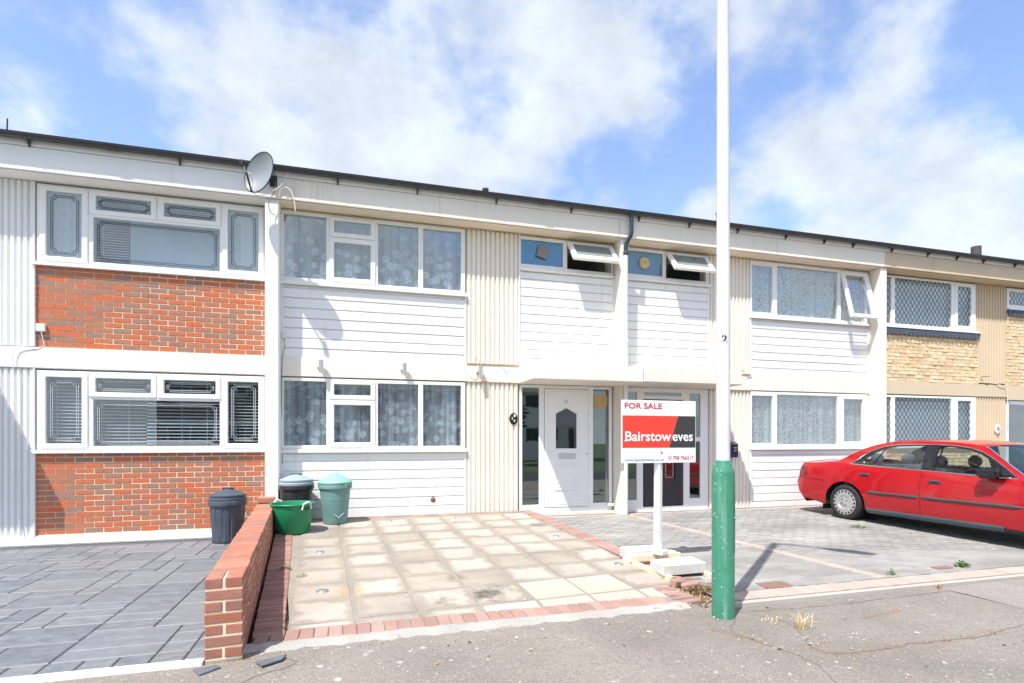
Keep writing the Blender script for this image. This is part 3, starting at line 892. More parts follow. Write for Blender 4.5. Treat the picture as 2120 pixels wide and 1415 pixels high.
def window(house, outer, lights, y=-.032, mat='upvc', sill=None, sillmat=None, nets=(), label=None):
    """lights: (glass rect, sash rect or None, opening angle or 0, glass material)"""
    holes = []
    for g, s, ang, gm in lights:
        h = (s[0] + .006, s[1] - .006, s[2] + .006, s[3] - .006) if s else g
        holes.append(h)
    org = ((outer[0] + outer[1]) / 2, y + .035, (outer[2] + outer[3]) / 2)
    win = link('window', frame_me('window', outer, holes, y, y + .07, mat, .005, org), house, org)
    for g, s, ang, gm in lights:
        if s and not ang:
            so = ((s[0] + s[1]) / 2, y + .01, (s[2] + s[3]) / 2)
            link('sash', frame_me('sash', s, [g], y - .018, y + .045, mat, .008, so), win, so)
            pane(win, g, y + .012, gm)
        elif s:
            hx, hz = (s[0] + s[1]) / 2, s[3]
            so = (hx, y - .012, hz)
            rot = (R(-ang), 0, 0)
            link('sash', frame_me('sash', s, [g], y - .03, y + .028, mat, .008, so), win, so, rot)
            e = .006
            pm_ = box_me(g[1] - g[0] + 2 * e, .006, g[3] - g[2] + 2 * e, gm, 0)
            d = Vector(((g[0] + g[1]) / 2 - hx, 0, (g[2] + g[3]) / 2 - hz)); d.rotate(Matrix.Rotation(R(-ang), 3, 'X'))
            link('pane', pm_, win, Vector(so) + d, rot)
            for sx in (s[0] + .03, s[1] - .03):     # friction stays
                a = Vector((sx, so[1] + .01, hz - .42 * (s[3] - s[2]))); b = Vector((0, 0, -.62 * (s[3] - s[2]))); b.rotate(Matrix.Rotation(R(-ang), 3, 'X'))
                b = Vector((sx, so[1], hz)) + b
                link('stay', tube_me('stay', [a - a, b - a], .006, 'steel', 6), win, a)
            hb = Vector((0, -.01, s[2] - s[3] + .03)); hb.rotate(Matrix.Rotation(R(-ang), 3, 'X'))
            link('handle', box_me(.10, .02, .02, 'upvc', .004), win, Vector(so) + hb + Vector((0, .035, -.012)), rot)
        else:
            pane(win, g, y + .022, gm)
    if sill:
        z0, z1, ov, xe0, xe1 = sill
        prism('sill', win, [(y + .03, z0), (y - ov, z0), (y - ov, z1 - .012), (y - ov + .012, z1 - .004), (y + .03, z1)], xe0, xe1, sillmat or mat)
    for (x0, x1, z0, z1, ny_, nm, sd, amp) in nets:
        net_curtain(win, x0, x1, z0, z1, ny_, nm, sd, amp)
    return win
def boards(house, x0, x1, z0, z1, pitch=.1525, y=-.02, mat='board_white'):
    """overlapping shiplap boards, each with its scooped top edge, laid from the bottom"""
    z = z0; k = 0
    rb = random.Random(int(x0 * 100) + int(z0 * 10))
    while z < z1 - .03:
        t = min(z + pitch, z1)
        h = t - z
        prof = [(y + .035, z), (y, z), (y - .004, z + .004), (y - .004, z + h - .026), (y + .012, z + h - .014), (y + .016, z + h - .001), (y + .035, z + h - .001)]
        o = prism('board', house, prof, x0, x1, mat)
        o.location.y += rb.uniform(-.0015, .0015)
        z = t; k += 1
    # capping strips at the two ends
    box('trim', house, x0 - .012, x0 + .02, y - .012, y + .04, z0, z1, mat, .003)
    box('trim', house, x1 - .02, x1 + .012, y - .012, y + .04, z0, z1, mat, .003)
def ribbed(house, x0, x1, z0, z1, mat, y=-.03, pitch=.083, depth=.034):
    n = max(1, round((x1 - x0) / pitch)); p = (x1 - x0) / n
    pts = []
    for k in range(n):
        a = x0 + k * p
        pts += [(a, y + depth), (a + .12 * p, y + depth), (a + .22 * p, y), (a + .72 * p, y + .004)]
    pts.append((x1, y + depth))
    cx, cz = (x0 + x1) / 2, (z0 + z1) / 2
    vs = [(q[0] - cx, q[1] - y, z0 - cz) for q in pts] + [(q[0] - cx, q[1] - y, z1 - cz) for q in pts]
    m = len(pts)
    fs = [(i, i + 1, m + i + 1, m + i) for i in range(m - 1)]
    return link('ribbed_panel', me_from('ribbed_panel', vs, fs, mat), house, (cx, y, cz))
brick_list = []
def brick_panel(house, x0, x1, z0, z1, mat, y=-.012):
    w, h, j = .215, .065, .010
    pnl = box('brick_panel', house, x0, x1, y + .005, .05, z0, z1, 'mortar', 0)
    r = random.Random(int(z0 * 1000))
    z = z1; row = 0
    first = True
    while z > z0 + .01:
        hh = h if not first else .045
        zb = max(z0, z - hh)
        x = x0 + .004 + (0 if row % 2 else -.1125)
        while x < x1 - .01:
            a, b = max(x, x0 + .002), min(x + w, x1 - .002)
            if b - a > .03:
                brick_list.append((pnl, a, b, zb, z, y + r.uniform(-.003, .002), r.uniform(-.008, .008)))
            x += w + j
        z = zb - j; row += 1; first = False
    return pnl
def flush_bricks(mat, eye=Vector((0, -8.95, 1.2))):
    brick_list.sort(key=lambda b: (Vector(((b[1] + b[2]) / 2, b[5], (b[3] + b[4]) / 2)) - eye).length)
    rest = {}
    for k, (pnl, a, b, z0, z1, y, t) in enumerate(brick_list):
        if k < 300:
            link('brick', box_me(round(b - a, 3), .05, round(z1 - z0, 3), mat, .005), pnl, ((a + b) / 2, y + .025, (z0 + z1) / 2), (t * .5, 0, t * .4))
        else:
            rest.setdefault(pnl, []).append((a, b, z0, z1, y))
    for pnl, L_ in rest.items():
        bm = bmesh.new(); f = FR[pnl]
        for a, b, z0, z1, y in L_:
            v = bm_box(bm, a, b, y, y + .05, z0, z1)
        bmesh.ops.translate(bm, verts=bm.verts, vec=-f)
        link('brick', bm_done(bm, 'brick', mat), pnl, f, kind='stuff')
def eaves(house, x0, x1, fas, sof, roofmat, brackets=(), strip=None, unions=()):
    yf = -.33
    box('fascia', house, x0, x1, yf, yf + .03, 4.70, 5.005, fas, .004)
    box('fascia_trim', house, x0, x1, yf - .016, yf + .03, 5.012, 5.095, strip or fas, .004)
    box('soffit', house, x0, x1, yf + .031, .06, 4.688, 4.699, sof, 0)
    # half-round gutter
    pr = []
    cy, cz, r = -.412, 5.118, .058
    for k in range(11):
        a = math.pi + math.pi * k / 10
        pr.append((cy + r * math.cos(a), cz + r * math.sin(a)))
    pr.append((cy + r - .006, cz + .006)); 
    for k in range(10, -1, -1):
        a = math.pi + math.pi * k / 10
        pr.append((cy + (r - .005) * math.cos(a), cz + (r - .005) * math.sin(a)))
    pr.append((cy - r - .004, cz + .006))
    g = prism('gutter', house, pr, x0, x1, 'gutter_plastic')
    for bx in brackets:
        bm = bmesh.new()
        ring = []
        for k in range(9):
            a = math.pi * 1.02 + math.pi * .98 * k / 8
            ring.append((cy + (r + .006) * math.cos(a), cz + (r + .006) * math.sin(a)))
        vs0 = [bm.verts.new((-.013, p[0] - cy, p[1] - cz)) for p in ring]; vs1 = [bm.verts.new((.013, p[0] - cy, p[1] - cz)) for p in ring]
        for k in range(8): bm.faces.new([vs0[k], vs0[k + 1], vs1[k + 1], vs1[k]])
        tri = [(-.012, -cz + cz - .062, 0)]
        q = [(.0, -.062), (.064, -.045), (.064, -.128)]
        t0 = [bm.verts.new((-.012, a_, b_)) for a_, b_ in q]; t1 = [bm.verts.new((.012, a_, b_)) for a_, b_ in q]
        bm.faces.new(t0); bm.faces.new(t1[::-1])
        for k in range(3): bm.faces.new([t0[k], t1[k], t1[(k + 1) % 3], t0[(k + 1) % 3]])
        link('bracket', bm_done(bm, 'bracket', 'gutter_plastic'), g, (bx, cy, cz))
    for ux in unions:
        rr = [(0, -.0)]
        bm = bmesh.new()
        ring = [(cy + (r + .008) * math.cos(math.pi + math.pi * k / 10), cz + (r + .008) * math.sin(math.pi + math.pi * k / 10)) for k in range(11)]
        a0 = [bm.verts.new((-.07, p[0] - cy, p[1] - cz)) for p in ring]; a1 = [bm.verts.new((.07, p[0] - cy, p[1] - cz)) for p in ring]
        for k in range(10): bm.faces.new([a0[k], a0[k + 1], a1[k + 1], a1[k]])
        link('union', bm_done(bm, 'union', 'gutter_plastic', 60), g, (ux, cy, cz))
    # shallow tiled roof, both slopes, with a course of eaves tiles
    tp = math.tan(R(21)); y0, yr, y1 = -.385, 3.35, 7.1; z0 = 5.125
    zr = z0 + (yr - y0) * tp
    vs = [(x0, y0, z0), (x1, y0, z0), (x1, yr, zr), (x0, yr, zr), (x0, y1, z0), (x1, y1, z0),
          (x0, y0 + .02, z0 - .03), (x1, y0 + .02, z0 - .03), (x1, y1, z0 - .05), (x0, y1, z0 - .05)]
    c = Vector(((x0 + x1) / 2, 0, 5.1))
    rf = link('roof', me_from('roof', [Vector(v) - c for v in vs], [(0, 1, 2, 3), (3, 2, 5, 4), (0, 6, 7, 1), (6, 9, 8, 7), (1, 7, 8, 5, 2), (0, 3, 4, 9, 6)], roofmat), house, c)
    rt = random.Random(int(x0 * 10)); x = x0
    while x < x1 - .05:
        w = min(.30, x1 - x)
        link('tile', box_me(w - .006, .20, .016, roofmat, .003), rf, (x + w / 2, y0 + .085, z0 + .085 * tp + .012 + rt.uniform(0, .005)), (R(21), 0, rt.uniform(-.01, .01)))
        x += .30
    return rf
def shell(house, x0, x1, zb, holes, mat):
    """front backing with the window and door openings, party walls, back, floors"""
    org = ((x0 + x1) / 2, .125, 2.3)
    w = link('wall', frame_me('wall', (x0, x1, zb, 4.687), holes, .055, .20, mat, 0, org), house, org)
    box('party_wall', house, x0 + .002, x0 + .06, .202, 7.0, zb, 4.687, 'interior_plaster', 0)
    box('party_wall', house, x1 - .06, x1 - .002, .202, 7.0, zb, 4.687, 'interior_plaster', 0)
    box('back_wall', house, x0, x1, 7.001, 7.15, zb, 4.687, 'interior_plaster', 0)
    box('room_wall', house, x0 + .061, x1 - .061, 3.2, 3.3, zb, 4.68, 'interior_plaster', 0)
    box('floor', house, x0 + .061, x1 - .061, .203, 6.99, zb - .05, zb + .02, 'interior_floor', 0)
    box('floor', house, x0 + .061, x1 - .061, .203, 6.99, 2.2, 2.40, 'interior_plaster', 0)
    box('ceiling', house, x0 + .061, x1 - .061, .203, 6.99, 4.60, 4.66, 'interior_plaster', 0)
    return w
def notch(g, inset, gap, n=5):
    """double line border with scooped corners, as leaded onto the panes of the left house"""
    out = []
    for d in (inset, inset + gap):
        x0, x1, z0, z1 = g[0] + d, g[1] - d, g[2] + d, g[3] - d
        r = min(.045, (z1 - z0) * .28)
        pts = []
        for cx, cz, a0 in ((x0, z0, 90), (x1, z0, 180), (x1, z1, 270), (x0, z1, 0)):
            arc = [(cx + r * math.cos(R(a0 - 90 * k / n)), cz + r * math.sin(R(a0 - 90 * k / n))) for k in range(n + 1)]
            pts.append(arc)
        line = pts[0] + pts[1] + pts[2] + pts[3]
        line.append(line[0]); out.append(line)
    return out
def diamonds(g, w=.118, h=.155):
    out = []
    x0, x1, z0, z1 = g
    k = h / w
    def clip(b, sgn):
        # z = sgn*k*(x-x0) + b
        xs = []
        a0 = (z0 - b) / (sgn * k) + x0; a1 = (z1 - b) / (sgn * k) + x0
        lo, hi = max(x0, min(a0, a1)), min(x1, max(a0, a1))
        if hi - lo > .004:
            out.append([(lo, sgn * k * (lo - x0) + b), (hi, sgn * k * (hi - x0) + b)])
    b = z0 - k * (x1 - x0) - h
    while b < z1 + h:
        clip(b, 1); b += h
    b = z0 - h
    while b < z1 + k * (x1 - x0) + h:
        clip(b, -1); b += h
    return out
def leading(win, g, polys, w, mat, y):
    c = ((g[0] + g[1]) / 2, y, (g[2] + g[3]) / 2)
    pl = [[(p[0] - c[0], p[1] - c[2]) for p in q] for q in polys]
    return link('leading', ribbons_me('leading', pl, w, mat), win, c)
def venetian(win, x0, x1, z0, z1, y=.10, pitch=.026, tilt=28, mat='blind_slat'):
    bm = bmesh.new()
    z = z0; c = ((x0 + x1) / 2, y, (z0 + z1) / 2)
    hw_ = pitch * .42
    dy, dz = hw_ * math.cos(R(tilt)), hw_ * math.sin(R(tilt))
    while z < z1:
        q = [(x0, -dy, z - dz), (x1, -dy, z - dz), (x1, 0, z + .002), (x0, 0, z + .002), (x1, dy, z + dz), (x0, dy, z + dz)]
        v = [bm.verts.new((a - c[0], b, d - c[2])) for a, b, d in q]
        bm.faces.new([v[0], v[1], v[2], v[3]]); bm.faces.new([v[3], v[2], v[4], v[5]])
        z += pitch
    x = x0 + .12
    while x < x1:
        bm_box(bm, x - .003 - c[0], x + .003 - c[0], -hw_ - .003, -hw_ - .001, z0 - c[2], z1 - c[2]); x += .33
    return link('venetian_blind', bm_done(bm, 'venetian_blind', mat, recalc=False), win, c, kind='stuff')

def four_light(z0, z1, xs, zsplit):
    """left pane, opening vent over sash, two right-hand panes (middle house)"""
    a, b, s0, g0, g1, s1, c, d, e, f = xs
    return [((a, b, z0 + .055, z1 - .05), None, 0, 'window_glass'),
            ((g0, g1, zsplit + .068, z1 - .085), (s0, s1, zsplit, z1 - .03), 0, 'window_glass'),
            ((g0, g1, z0 + .10, zsplit - .085), (s0, s1, z0 + .025, zsplit - .015), 0, 'window_glass'),
            ((c, d, z0 + .04, z1 - .055), None, 0, 'window_glass'),
            ((e, f, z0 + .04, z1 - .055), None, 0, 'window_glass')]

# =================================================================== LEFT HOUSE (brick panels)
hA = thing('terraced_house', 'white terraced house with red brick panels under leaded white windows', 'house', (-4.0, 0, -.22))
A0, A1 = -6.95, -1.13
shell(hA, A0, A1, -.30, [(-4.04, -1.31, 3.63, 4.62), (-4.04, -1.31, 1.10, 2.10), (-6.75, -5.2, 4.15, 4.62), (-6.75, -5.15, -.05, 2.08)], 'render_white')
for (zz0, zz1, k) in ((2.452, 3.555, 0), (-.105, 1.005, 1)):
    brick_panel(hA, -4.115, -1.222, zz0, zz1, 'brick_red')
flush_bricks('brick_red')
box('floor_band', hA, A0, -1.222, -.045, .05, BB + .005, BT + .002, 'render_white', .01)
for z0, z1 in ((2.455, ZT), (-.16, BB)):
    ribbed(hA, -5.05, -4.118, z0, z1, 'white_paint', pitch=.072)
    box('trim', hA, -4.132, -4.112, -.045, .04, z0, z1, 'white_paint', .003)
prism('plinth', hA, [(.05, -.40), (-.10, -.40), (-.098, -.205), (-.03, -.115), (-.02, -.107), (.05, -.107)], A0, -1.222, 'plinth_white')
LX = dict(o=(-4.095, -1.265), L=((-3.985, -3.575), (-4.058, -3.50)), T1=((-3.41, -2.743), (-3.49, -2.675)), T2=((-2.58, -1.917), (-2.66, -1.853)), M=(-3.444, -1.866), Rr=((-1.757, -1.344), (-1.83, -1.275)))
def leaded_window(z0, z1, upper):
    g = []
    L_, T1, T2, Rr = LX['L'], LX['T1'], LX['T2'], LX['Rr']
    zs = z1 - .35
    lights = [((*L_[0], z0 + .085, z1 - .09), (*L_[1], z0 + .02, z1 - .02), 0, 'window_glass'),
              ((*T1[0], zs + .065, z1 - .09), (*T1[1], zs, z1 - .02), 0, 'window_glass'),
              ((*T2[0], zs + .065, z1 - .09), (*T2[1], zs, z1 - .02), 0, 'window_glass'),
              ((*LX['M'], z0 + .05, zs - .035), None, 0, 'window_glass'),
              ((*Rr[0], z0 + .085, z1 - .09), (*Rr[1], z0 + .02, z1 - .02), 0, 'window_glass')]
    w = window(hA, (*LX['o'], z0, z1), lights, sill=(z0 - .045, z0, .035, -4.15, -1.225))
    for gl, s, a, m_ in lights:
        yy = -.032 + (.012 if s else .022)
        leading(w, gl, notch(gl, .045 if (gl[3] - gl[2]) > .3 else .03, .022), .007, 'lead_blue' if upper else 'lead_pale', yy - .0005)
    if upper:
        net_curtain(w, -4.02, -3.52, z0 + .02, z1 - .03, .07, 'plain_net', 31, .01)
        net_curtain(w, -1.80, -1.30, z0 + .02, z1 - .03, .07, 'plain_net', 32, .02)
        box('reflection_sheet', w, -3.05, -1.86, .115, .118, z0 + .02, zs + .04, 'reflection_sheet', 0)  # made-up sheet behind the main pane; grey-blue colour stands for reflected sky
        venetian(w, -3.49, -3.06, z0 + .02, z1 - .04, .11, .036, 40)
        venetian(w, -3.05, -1.86, zs + .05, z1 - .04, .10, .03, 60)
    else:
        venetian(w, -4.02, -3.53, z0 + .03, z1 - .03, .085, .047, 25)
        venetian(w, -3.50, -2.84, z0 + .02, z1 - .03, .095, .047, 22)
        venetian(w, -2.83, -1.85, z0 + .03, z1 - .03, .085, .049, 28)
        venetian(w, -1.81, -1.33, z0 + .03, z1 - .03, .085, .047, 25)
    return w
leaded_window(3.60, 4.66, True)
leaded_window(1.055, 2.135, False)
# the part beyond the left edge: small window, boards, door and canopy like its neighbours
window(hA, (-6.85, -5.07, 4.115, 4.655), [((-6.78, -6.05, 4.18, 4.60), None, 0, 'frosted_pane'), ((-5.90, -5.15, 4.18, 4.60), None, 0, 'window_glass')], sill=(4.07, 4.115, .035, -6.86, -5.06))
boards(hA, -6.84, -5.07, 2.46, 4.07)
window(hA, (-6.85, -5.07, -.19, 2.13), [((-6.77, -6.45, .0, 2.05), None, 0, 'door_glass'), ((-5.45, -5.15, .0, 2.05), None, 0, 'door_glass')], y=-.01)
box('canopy', hA, -6.93, -4.72, -.85, -.046, 2.15, 2.40, 'render_white', .012)
box('party_pier', hA, -1.220, -1.036, -.30, .04, -.30, 4.687, 'render_white', .008)
box('party_pier', hA, -7.13, -6.952, -.30, .04, -.30, 4.687, 'render_white', .008)
rfA = eaves(hA, A0 - .1, -1.10, 'white_paint', 'soffit_white', 'roof_tile_grey', (-5.9, -5.0, -4.024, -2.292), unions=(-3.09,))
link('aerial', tube_me('aerial', [(0, 0, 0), (.02, 0, .22), (.03, 0, .55)], .012, 'black_plastic', 6), rfA, (-6.1, 3.3, 6.52))
# telephone box on the brickwork and its cable
jb = box('junction_box', hA, -4.10, -3.99, -.055, -.015, 2.655, 2.76, 'cable_white', .008)
link('cable', tube_me('cable', curve_pts([(0, 0, 0), (.02, 0, -.10), (.03, .0, -.20), (-.06, -.005, -.24), (-.24, -.02, -.245), (-.30, -.03, -.35), (-.29, -.03, -.55), (-.26, -.015, -1.2), (-.25, -.015, -2.3), (-.24, -.02, -2.75), (-.42, -.03, -2.80)]), .005, 'cable_white', 6), hA, (-4.04, -.045, 2.66))

# =================================================================== MIDDLE HOUSE (number 20)
hB = thing('terraced_house', 'cream terraced house with lace curtained windows and white front door numbered 20', 'house', (1.8, 0, 0))
B0, B1 = -1.128, 4.545
shell(hB, B0, B1, -.12, [(-.98, 1.74, 3.62, 4.62), (-.98, 1.74, 1.09, 2.10), (2.76, 4.41, 4.15, 4.62), (2.76, 4.41, -.03, 2.10)], 'cream_paint')
XS = (-1.0, -.388, -.346, -.273, .272, .347, .384, 1.015, 1.092, 1.712)
for z0, z1, zs in ((3.598, 4.66, 4.325), (1.052, 2.135, 1.815)):
    seed = int(z0 * 10)
    window(hB, (-1.034, 1.782, z0, z1), four_light(z0, z1, XS, zs), mat='upvc_aged', sill=(z0 - .055, z0, .045, -1.035, 1.80),
           nets=[(-1.03, 1.78, z0 + .015, z1 - .02, .075, 'lace_net' if z0 > 3 else 'lace_net_low', seed, .022)])
boards(hB, -1.022, 1.79, BT, 3.543)
boards(hB, -1.022, 1.79, -.012, .997, .147)
box('floor_band', hB, -1.035, 4.50, -.042, .05, BB, BT - .002, 'cream_paint', .006)
box('base_board', hB, -1.03, 2.71, -.03, .05, -.10, -.013, 'cream_concrete', .004)
for z0, z1 in ((BT + .02, ZT), (-.012, BB)):
    ribbed(hB, 1.805, 2.700, z0, z1, 'cream_paint')
box('sealant', hB, -1.03, 4.47, -.036, -.004, 4.664, 4.687, 'old_sealant', .004)
box('flashing', hB, 1.80, 2.70, -.056, .0, BT - .001, BT + .018, 'old_sealant', .003)
box('flashing', hB, 1.80, 2.70, -.048, .0, BB - .012, BB - .001, 'old_sealant', .003)
# small window: blue-filmed pane with a vent, top-hung sash standing open
wS = window(hB, (2.705, 4.462, 4.112, 4.655), [((2.74, 3.503, 4.18, 4.60), None, 0, 'blue_film'), ((3.66, 4.345, 4.25, 4.565), (3.575, 4.43, 4.155, 4.63), 38, 'frosted_pane')],
            mat='upvc_aged', sill=(4.065, 4.112, .04, 2.70, 4.47))
fan = box_me(.20, .035, .20, 'fan_grey', .012, 2)
link('extractor_fan', fan, wS, (3.125, -.045, 4.405), (0, R(14), 0))
boards(hB, 2.715, 4.465, BT, 4.062, .150)
box('trim', hB, 2.698, 2.722, -.045, .04, BT, ZT, 'upvc_aged', .003)
# party fin and the canopy
box('party_pier', hB, 4.478, 4.62, -.285, .054, -.30, 4.687, 'cream_paint', .008)
box('canopy', hB, 2.688, 4.592, -.86, -.0425, 2.138, 2.392, 'cream_paint', .012, 2)
# door set
dsx = [((2.772, 3.077, .075, 2.085), None, 0, 'door_glass'), ((4.082, 4.395, .075, 2.085), None, 0, 'door_glass')]
orgd = (3.58, .03, 1.05)
dset = link('door_frame', frame_me('door_frame', (2.722, 4.446, -.06, 2.135), [dsx[0][0], dsx[1][0], (3.165, 3.99, .02, 2.075)], -.005, .07, 'upvc', .005, orgd), hB, orgd)
for g, *_ in dsx: pane(dset, g, .02, 'door_glass')
bm = bmesh.new()
# leaf with a house-shaped light
lx0, lx1, lz0, lz1 = 3.172, 3.983, .028, 2.068
hs_ = [(3.365, 1.035), (3.770, 1.035), (3.770, 1.645), (3.567, 1.752), (3.365, 1.645)]
ol = [(lx0, lz0), (lx1, lz0), (lx1, lz1), (lx0, lz1)]
def holed(bm, outer, hole, y0, y1, org):
    res = []
    for y in (y0, y1):
        vo = [bm.verts.new((p[0] - org[0], y - org[1], p[1] - org[2])) for p in outer]
        vh = [bm.verts.new((p[0] - org[0], y - org[1], p[1] - org[2])) for p in hole]
        ed = [bm.edges.new((vo[i], vo[(i + 1) % len(vo)])) for i in range(len(vo))] + [bm.edges.new((vh[i], vh[(i + 1) % len(vh)])) for i in range(len(vh))]
        bmesh.ops.triangle_fill(bm, edges=ed, use_beauty=True)
        res.append((vo, vh))
    for a, b in zip(res[0], res[1]):
        for i in range(len(a)):
            j = (i + 1) % len(a)
            bm.faces.new([a[i], a[j], b[j], b[i]])
od = (3.58, .03, 1.05)
holed(bm, ol, hs_, -.012, .04, od)
leaf = link('door', bm_done(bm, 'door', 'upvc'), hB, od)
vsg = [(p[0] - od[0], .012 - od[1], p[1] - od[2]) for p in [(3.36, 1.03), (3.775, 1.03), (3.775, 1.65), (3.567, 1.758), (3.36, 1.65)]]
link('pane', me_from('pane', vsg, [(0, 1, 2, 3, 4)], 'door_glass'), leaf, od)
link('bead', tube_me('bead', [(p[0] - od[0], -.014, p[1] - od[2]) for p in hs_ + [hs_[0]]], .011, 'upvc', 6), leaf, (od[0], 0, od[2]))
def molding(x0, x1, z0, z1, y, r_, nm='panel_moulding', parent=leaf, mat='upvc'):
    c = ((x0 + x1) / 2, y, (z0 + z1) / 2); hx, hz = (x1 - x0) / 2, (z1 - z0) / 2
    pts = [(-hx, 0, -hz), (hx, 0, -hz), (hx, 0, hz), (-hx, 0, hz)]
    bm_ = bmesh.new()
    for d0, yy0 in ((0, 0),):
        ring = []
        for ins, yv in ((0, 0), (r_ * .6, -r_ * .55), (r_ * 1.3, -r_ * .45), (r_ * 2, .0)):
            ring.append([bm_.verts.new((-hx + ins if px < 0 else hx - ins, yv, -hz + ins if pz < 0 else hz - ins)) for px, _, pz in pts])
        for a, b in zip(ring[:-1], ring[1:]):
            for i in range(4):
                j = (i + 1) % 4
                bm_.faces.new([a[i], a[j], b[j], b[i]])
    return link(nm, bm_done(bm_, nm, mat), parent, c)
molding(3.345, 3.80, .31, .81, -.0125, .022)
molding(3.40, 3.745, .365, .755, -.0125, .012)
molding(3.215, 3.940, .07, 2.03, -.0125, .010)
box('letter_plate', leaf, 3.43, 3.74, -.024, -.013, .865, .957, 'letter_grey', .006, 2)
box('letter_flap', leaf, 3.455, 3.715, -.030, -.0245, .885, .938, 'letter_grey', .003)
box('lock_cylinder', leaf, 3.945, 3.962, -.030, -.013, .93, .965, 'steel', .004)
t_ = text_me('20', .075, 'text_silver', .002)
link('number', t_, leaf, (3.525, -.013, 1.83))
npts = [(4.10, 1.80), (4.17, 1.74), (4.30, 1.74), (4.36, 1.80), (4.36, 1.98), (4.10, 1.98)]
link('paper_notice', me_from('paper_notice', [(a - 4.23, 0, b - 1.86) for a, b in npts], [tuple(range(6))], 'paper_tan'), dset, (4.23, .015, 1.86))
box('doorstep', hB, 2.74, 4.47, -.04, .05, -.30, -.0605, 'cream_concrete', .006)
# the oval plaque with a flower
pl = link('number_plaque', lathe_me('number_plaque', [(.088, 0), (.088, .006), (.08, .012), (0, .013)], 32, 'plaque_black'), hB, (2.607, -.034, 1.547), (R(90), 0, 0))
pl.scale = (.82, 1.12, 1)
link('lettering', text_me('2', .055, 'sign_white', .0008), hB, (2.568, -.049, 1.535))
link('lettering', text_me('0', .055, 'sign_white', .0008), hB, (2.605, -.049, 1.495))
fl = bmesh.new()
for k in range(5):
    a = 2 * math.pi * k / 5
    bmesh.ops.create_circle(fl, cap_ends=True, segments=8, radius=.010, matrix=Matrix.Translation((.013 * math.cos(a), 0, .016 * math.sin(a))) @ Matrix.Rotation(R(90), 4, 'X'))
link('flower_motif', bm_done(fl, 'flower_motif', 'sign_white'), hB, (2.625, -.0485, 1.60))
# wall lights on the band
for wx in (-.469, .779, 2.009):
    wl = link('wall_light', lathe_me('wall_light', [(.032, -.095), (.034, -.093), (.034, .093), (.032, .095), (.026, .095), (.026, .07), (0, .07)], 24, 'steel', 40), hB, (wx + .01, -.125, 2.312))
    link('back_plate', lathe_me('back_plate', [(.045, 0), (.045, .012), (.038, .018), (.012, .02), (.012, .06)], 24, 'steel'), wl, (wx - .005, -.043, 2.30), (R(90), 0, 0))
# cables at the ribbed panel and under the pier
link('cable', tube_me('cable', curve_pts([(-.21, 0, .03), (-.12, -.03, -.10), (0, -.04, -.14), (.06, -.03, -.02), (.02, -.03, .18), (.0, -.05, .20), (.10, -.03, .02), (.12, -.02, -.09)]), .005, 'cable_white', 6), hB, (1.93, -.035, 2.41))
link('cable', tube_me('cable', [(0, 0, 0), (.05, -.03, -.07), (.09, -.01, -.14)], .006, 'cable_white', 6), hB, (2.40, -.04, 2.44))
jb2 = box('junction_box', hB, -1.02, -.955, -.06, -.022, 2.72, 2.80, 'cable_white', .01)
link('cable', tube_me('cable', curve_pts([(0, 0, 0), (.02, -.02, -.12), (-.01, 0, -.28), (-.025, .0, -.6), (-.02, .02, -1.4), (-.012, .01, -1.9)]), .005, 'cable_grey', 6), hB, (-1.0, -.045, 2.73))
link('tap_pipe', box_me(.13, .06, .06, 'cream_concrete', .01), hB, (4.40, -.035, .04))
pm_ = bmesh.new(); bmesh.ops.create_cone(pm_, cap_ends=True, segments=10, radius1=.05, radius2=.02, depth=.03)
link('vent_cowl', bm_done(pm_, 'vent_cowl', 'cover_rust'), hB, (1.25, -.03, .235), (R(70), 0, 0))
# rainwater pipe: black swan-neck over white pipe
dp = link('downpipe', tube_me('downpipe', [(0, 0, 4.44), (0, 0, -.10)], .034, 'downpipe_white', 14), hB, (4.545, -.335, 0))
link('swan_neck', tube_me('swan_neck', [(.07, -.075, 5.08), (.07, -.075, 4.78), (.06, -.07, 4.72), (.01, -.01, 4.60), (0, 0, 4.55), (0, 0, 4.40)], .036, 'downpipe_black', 14), dp, (4.545, -.335, 0))
for zc in (4.42, 2.9, 1.4):
    link('pipe_collar', lathe_me('pipe_collar', [(.040, -.03), (.044, -.025), (.044, .025), (.040, .03)], 16, 'downpipe_black' if zc > 4 else 'downpipe_white'), dp, (4.545, -.335, zc))
rfB = eaves(hB, -1.098, 4.60, 'cream_paint', 'soffit_cream', 'roof_tile_grey', (-.214, .964, 2.224, 3.524), strip='white_paint', unions=(3.0,))
link('roof_flue', lathe_me('roof_flue', [(.06, -.3), (.06, .18), (.075, .18), (.075, .22), (.0, .23)], 14, 'roof_tile_grey'), rfB, (2.913, 3.3, 6.70))

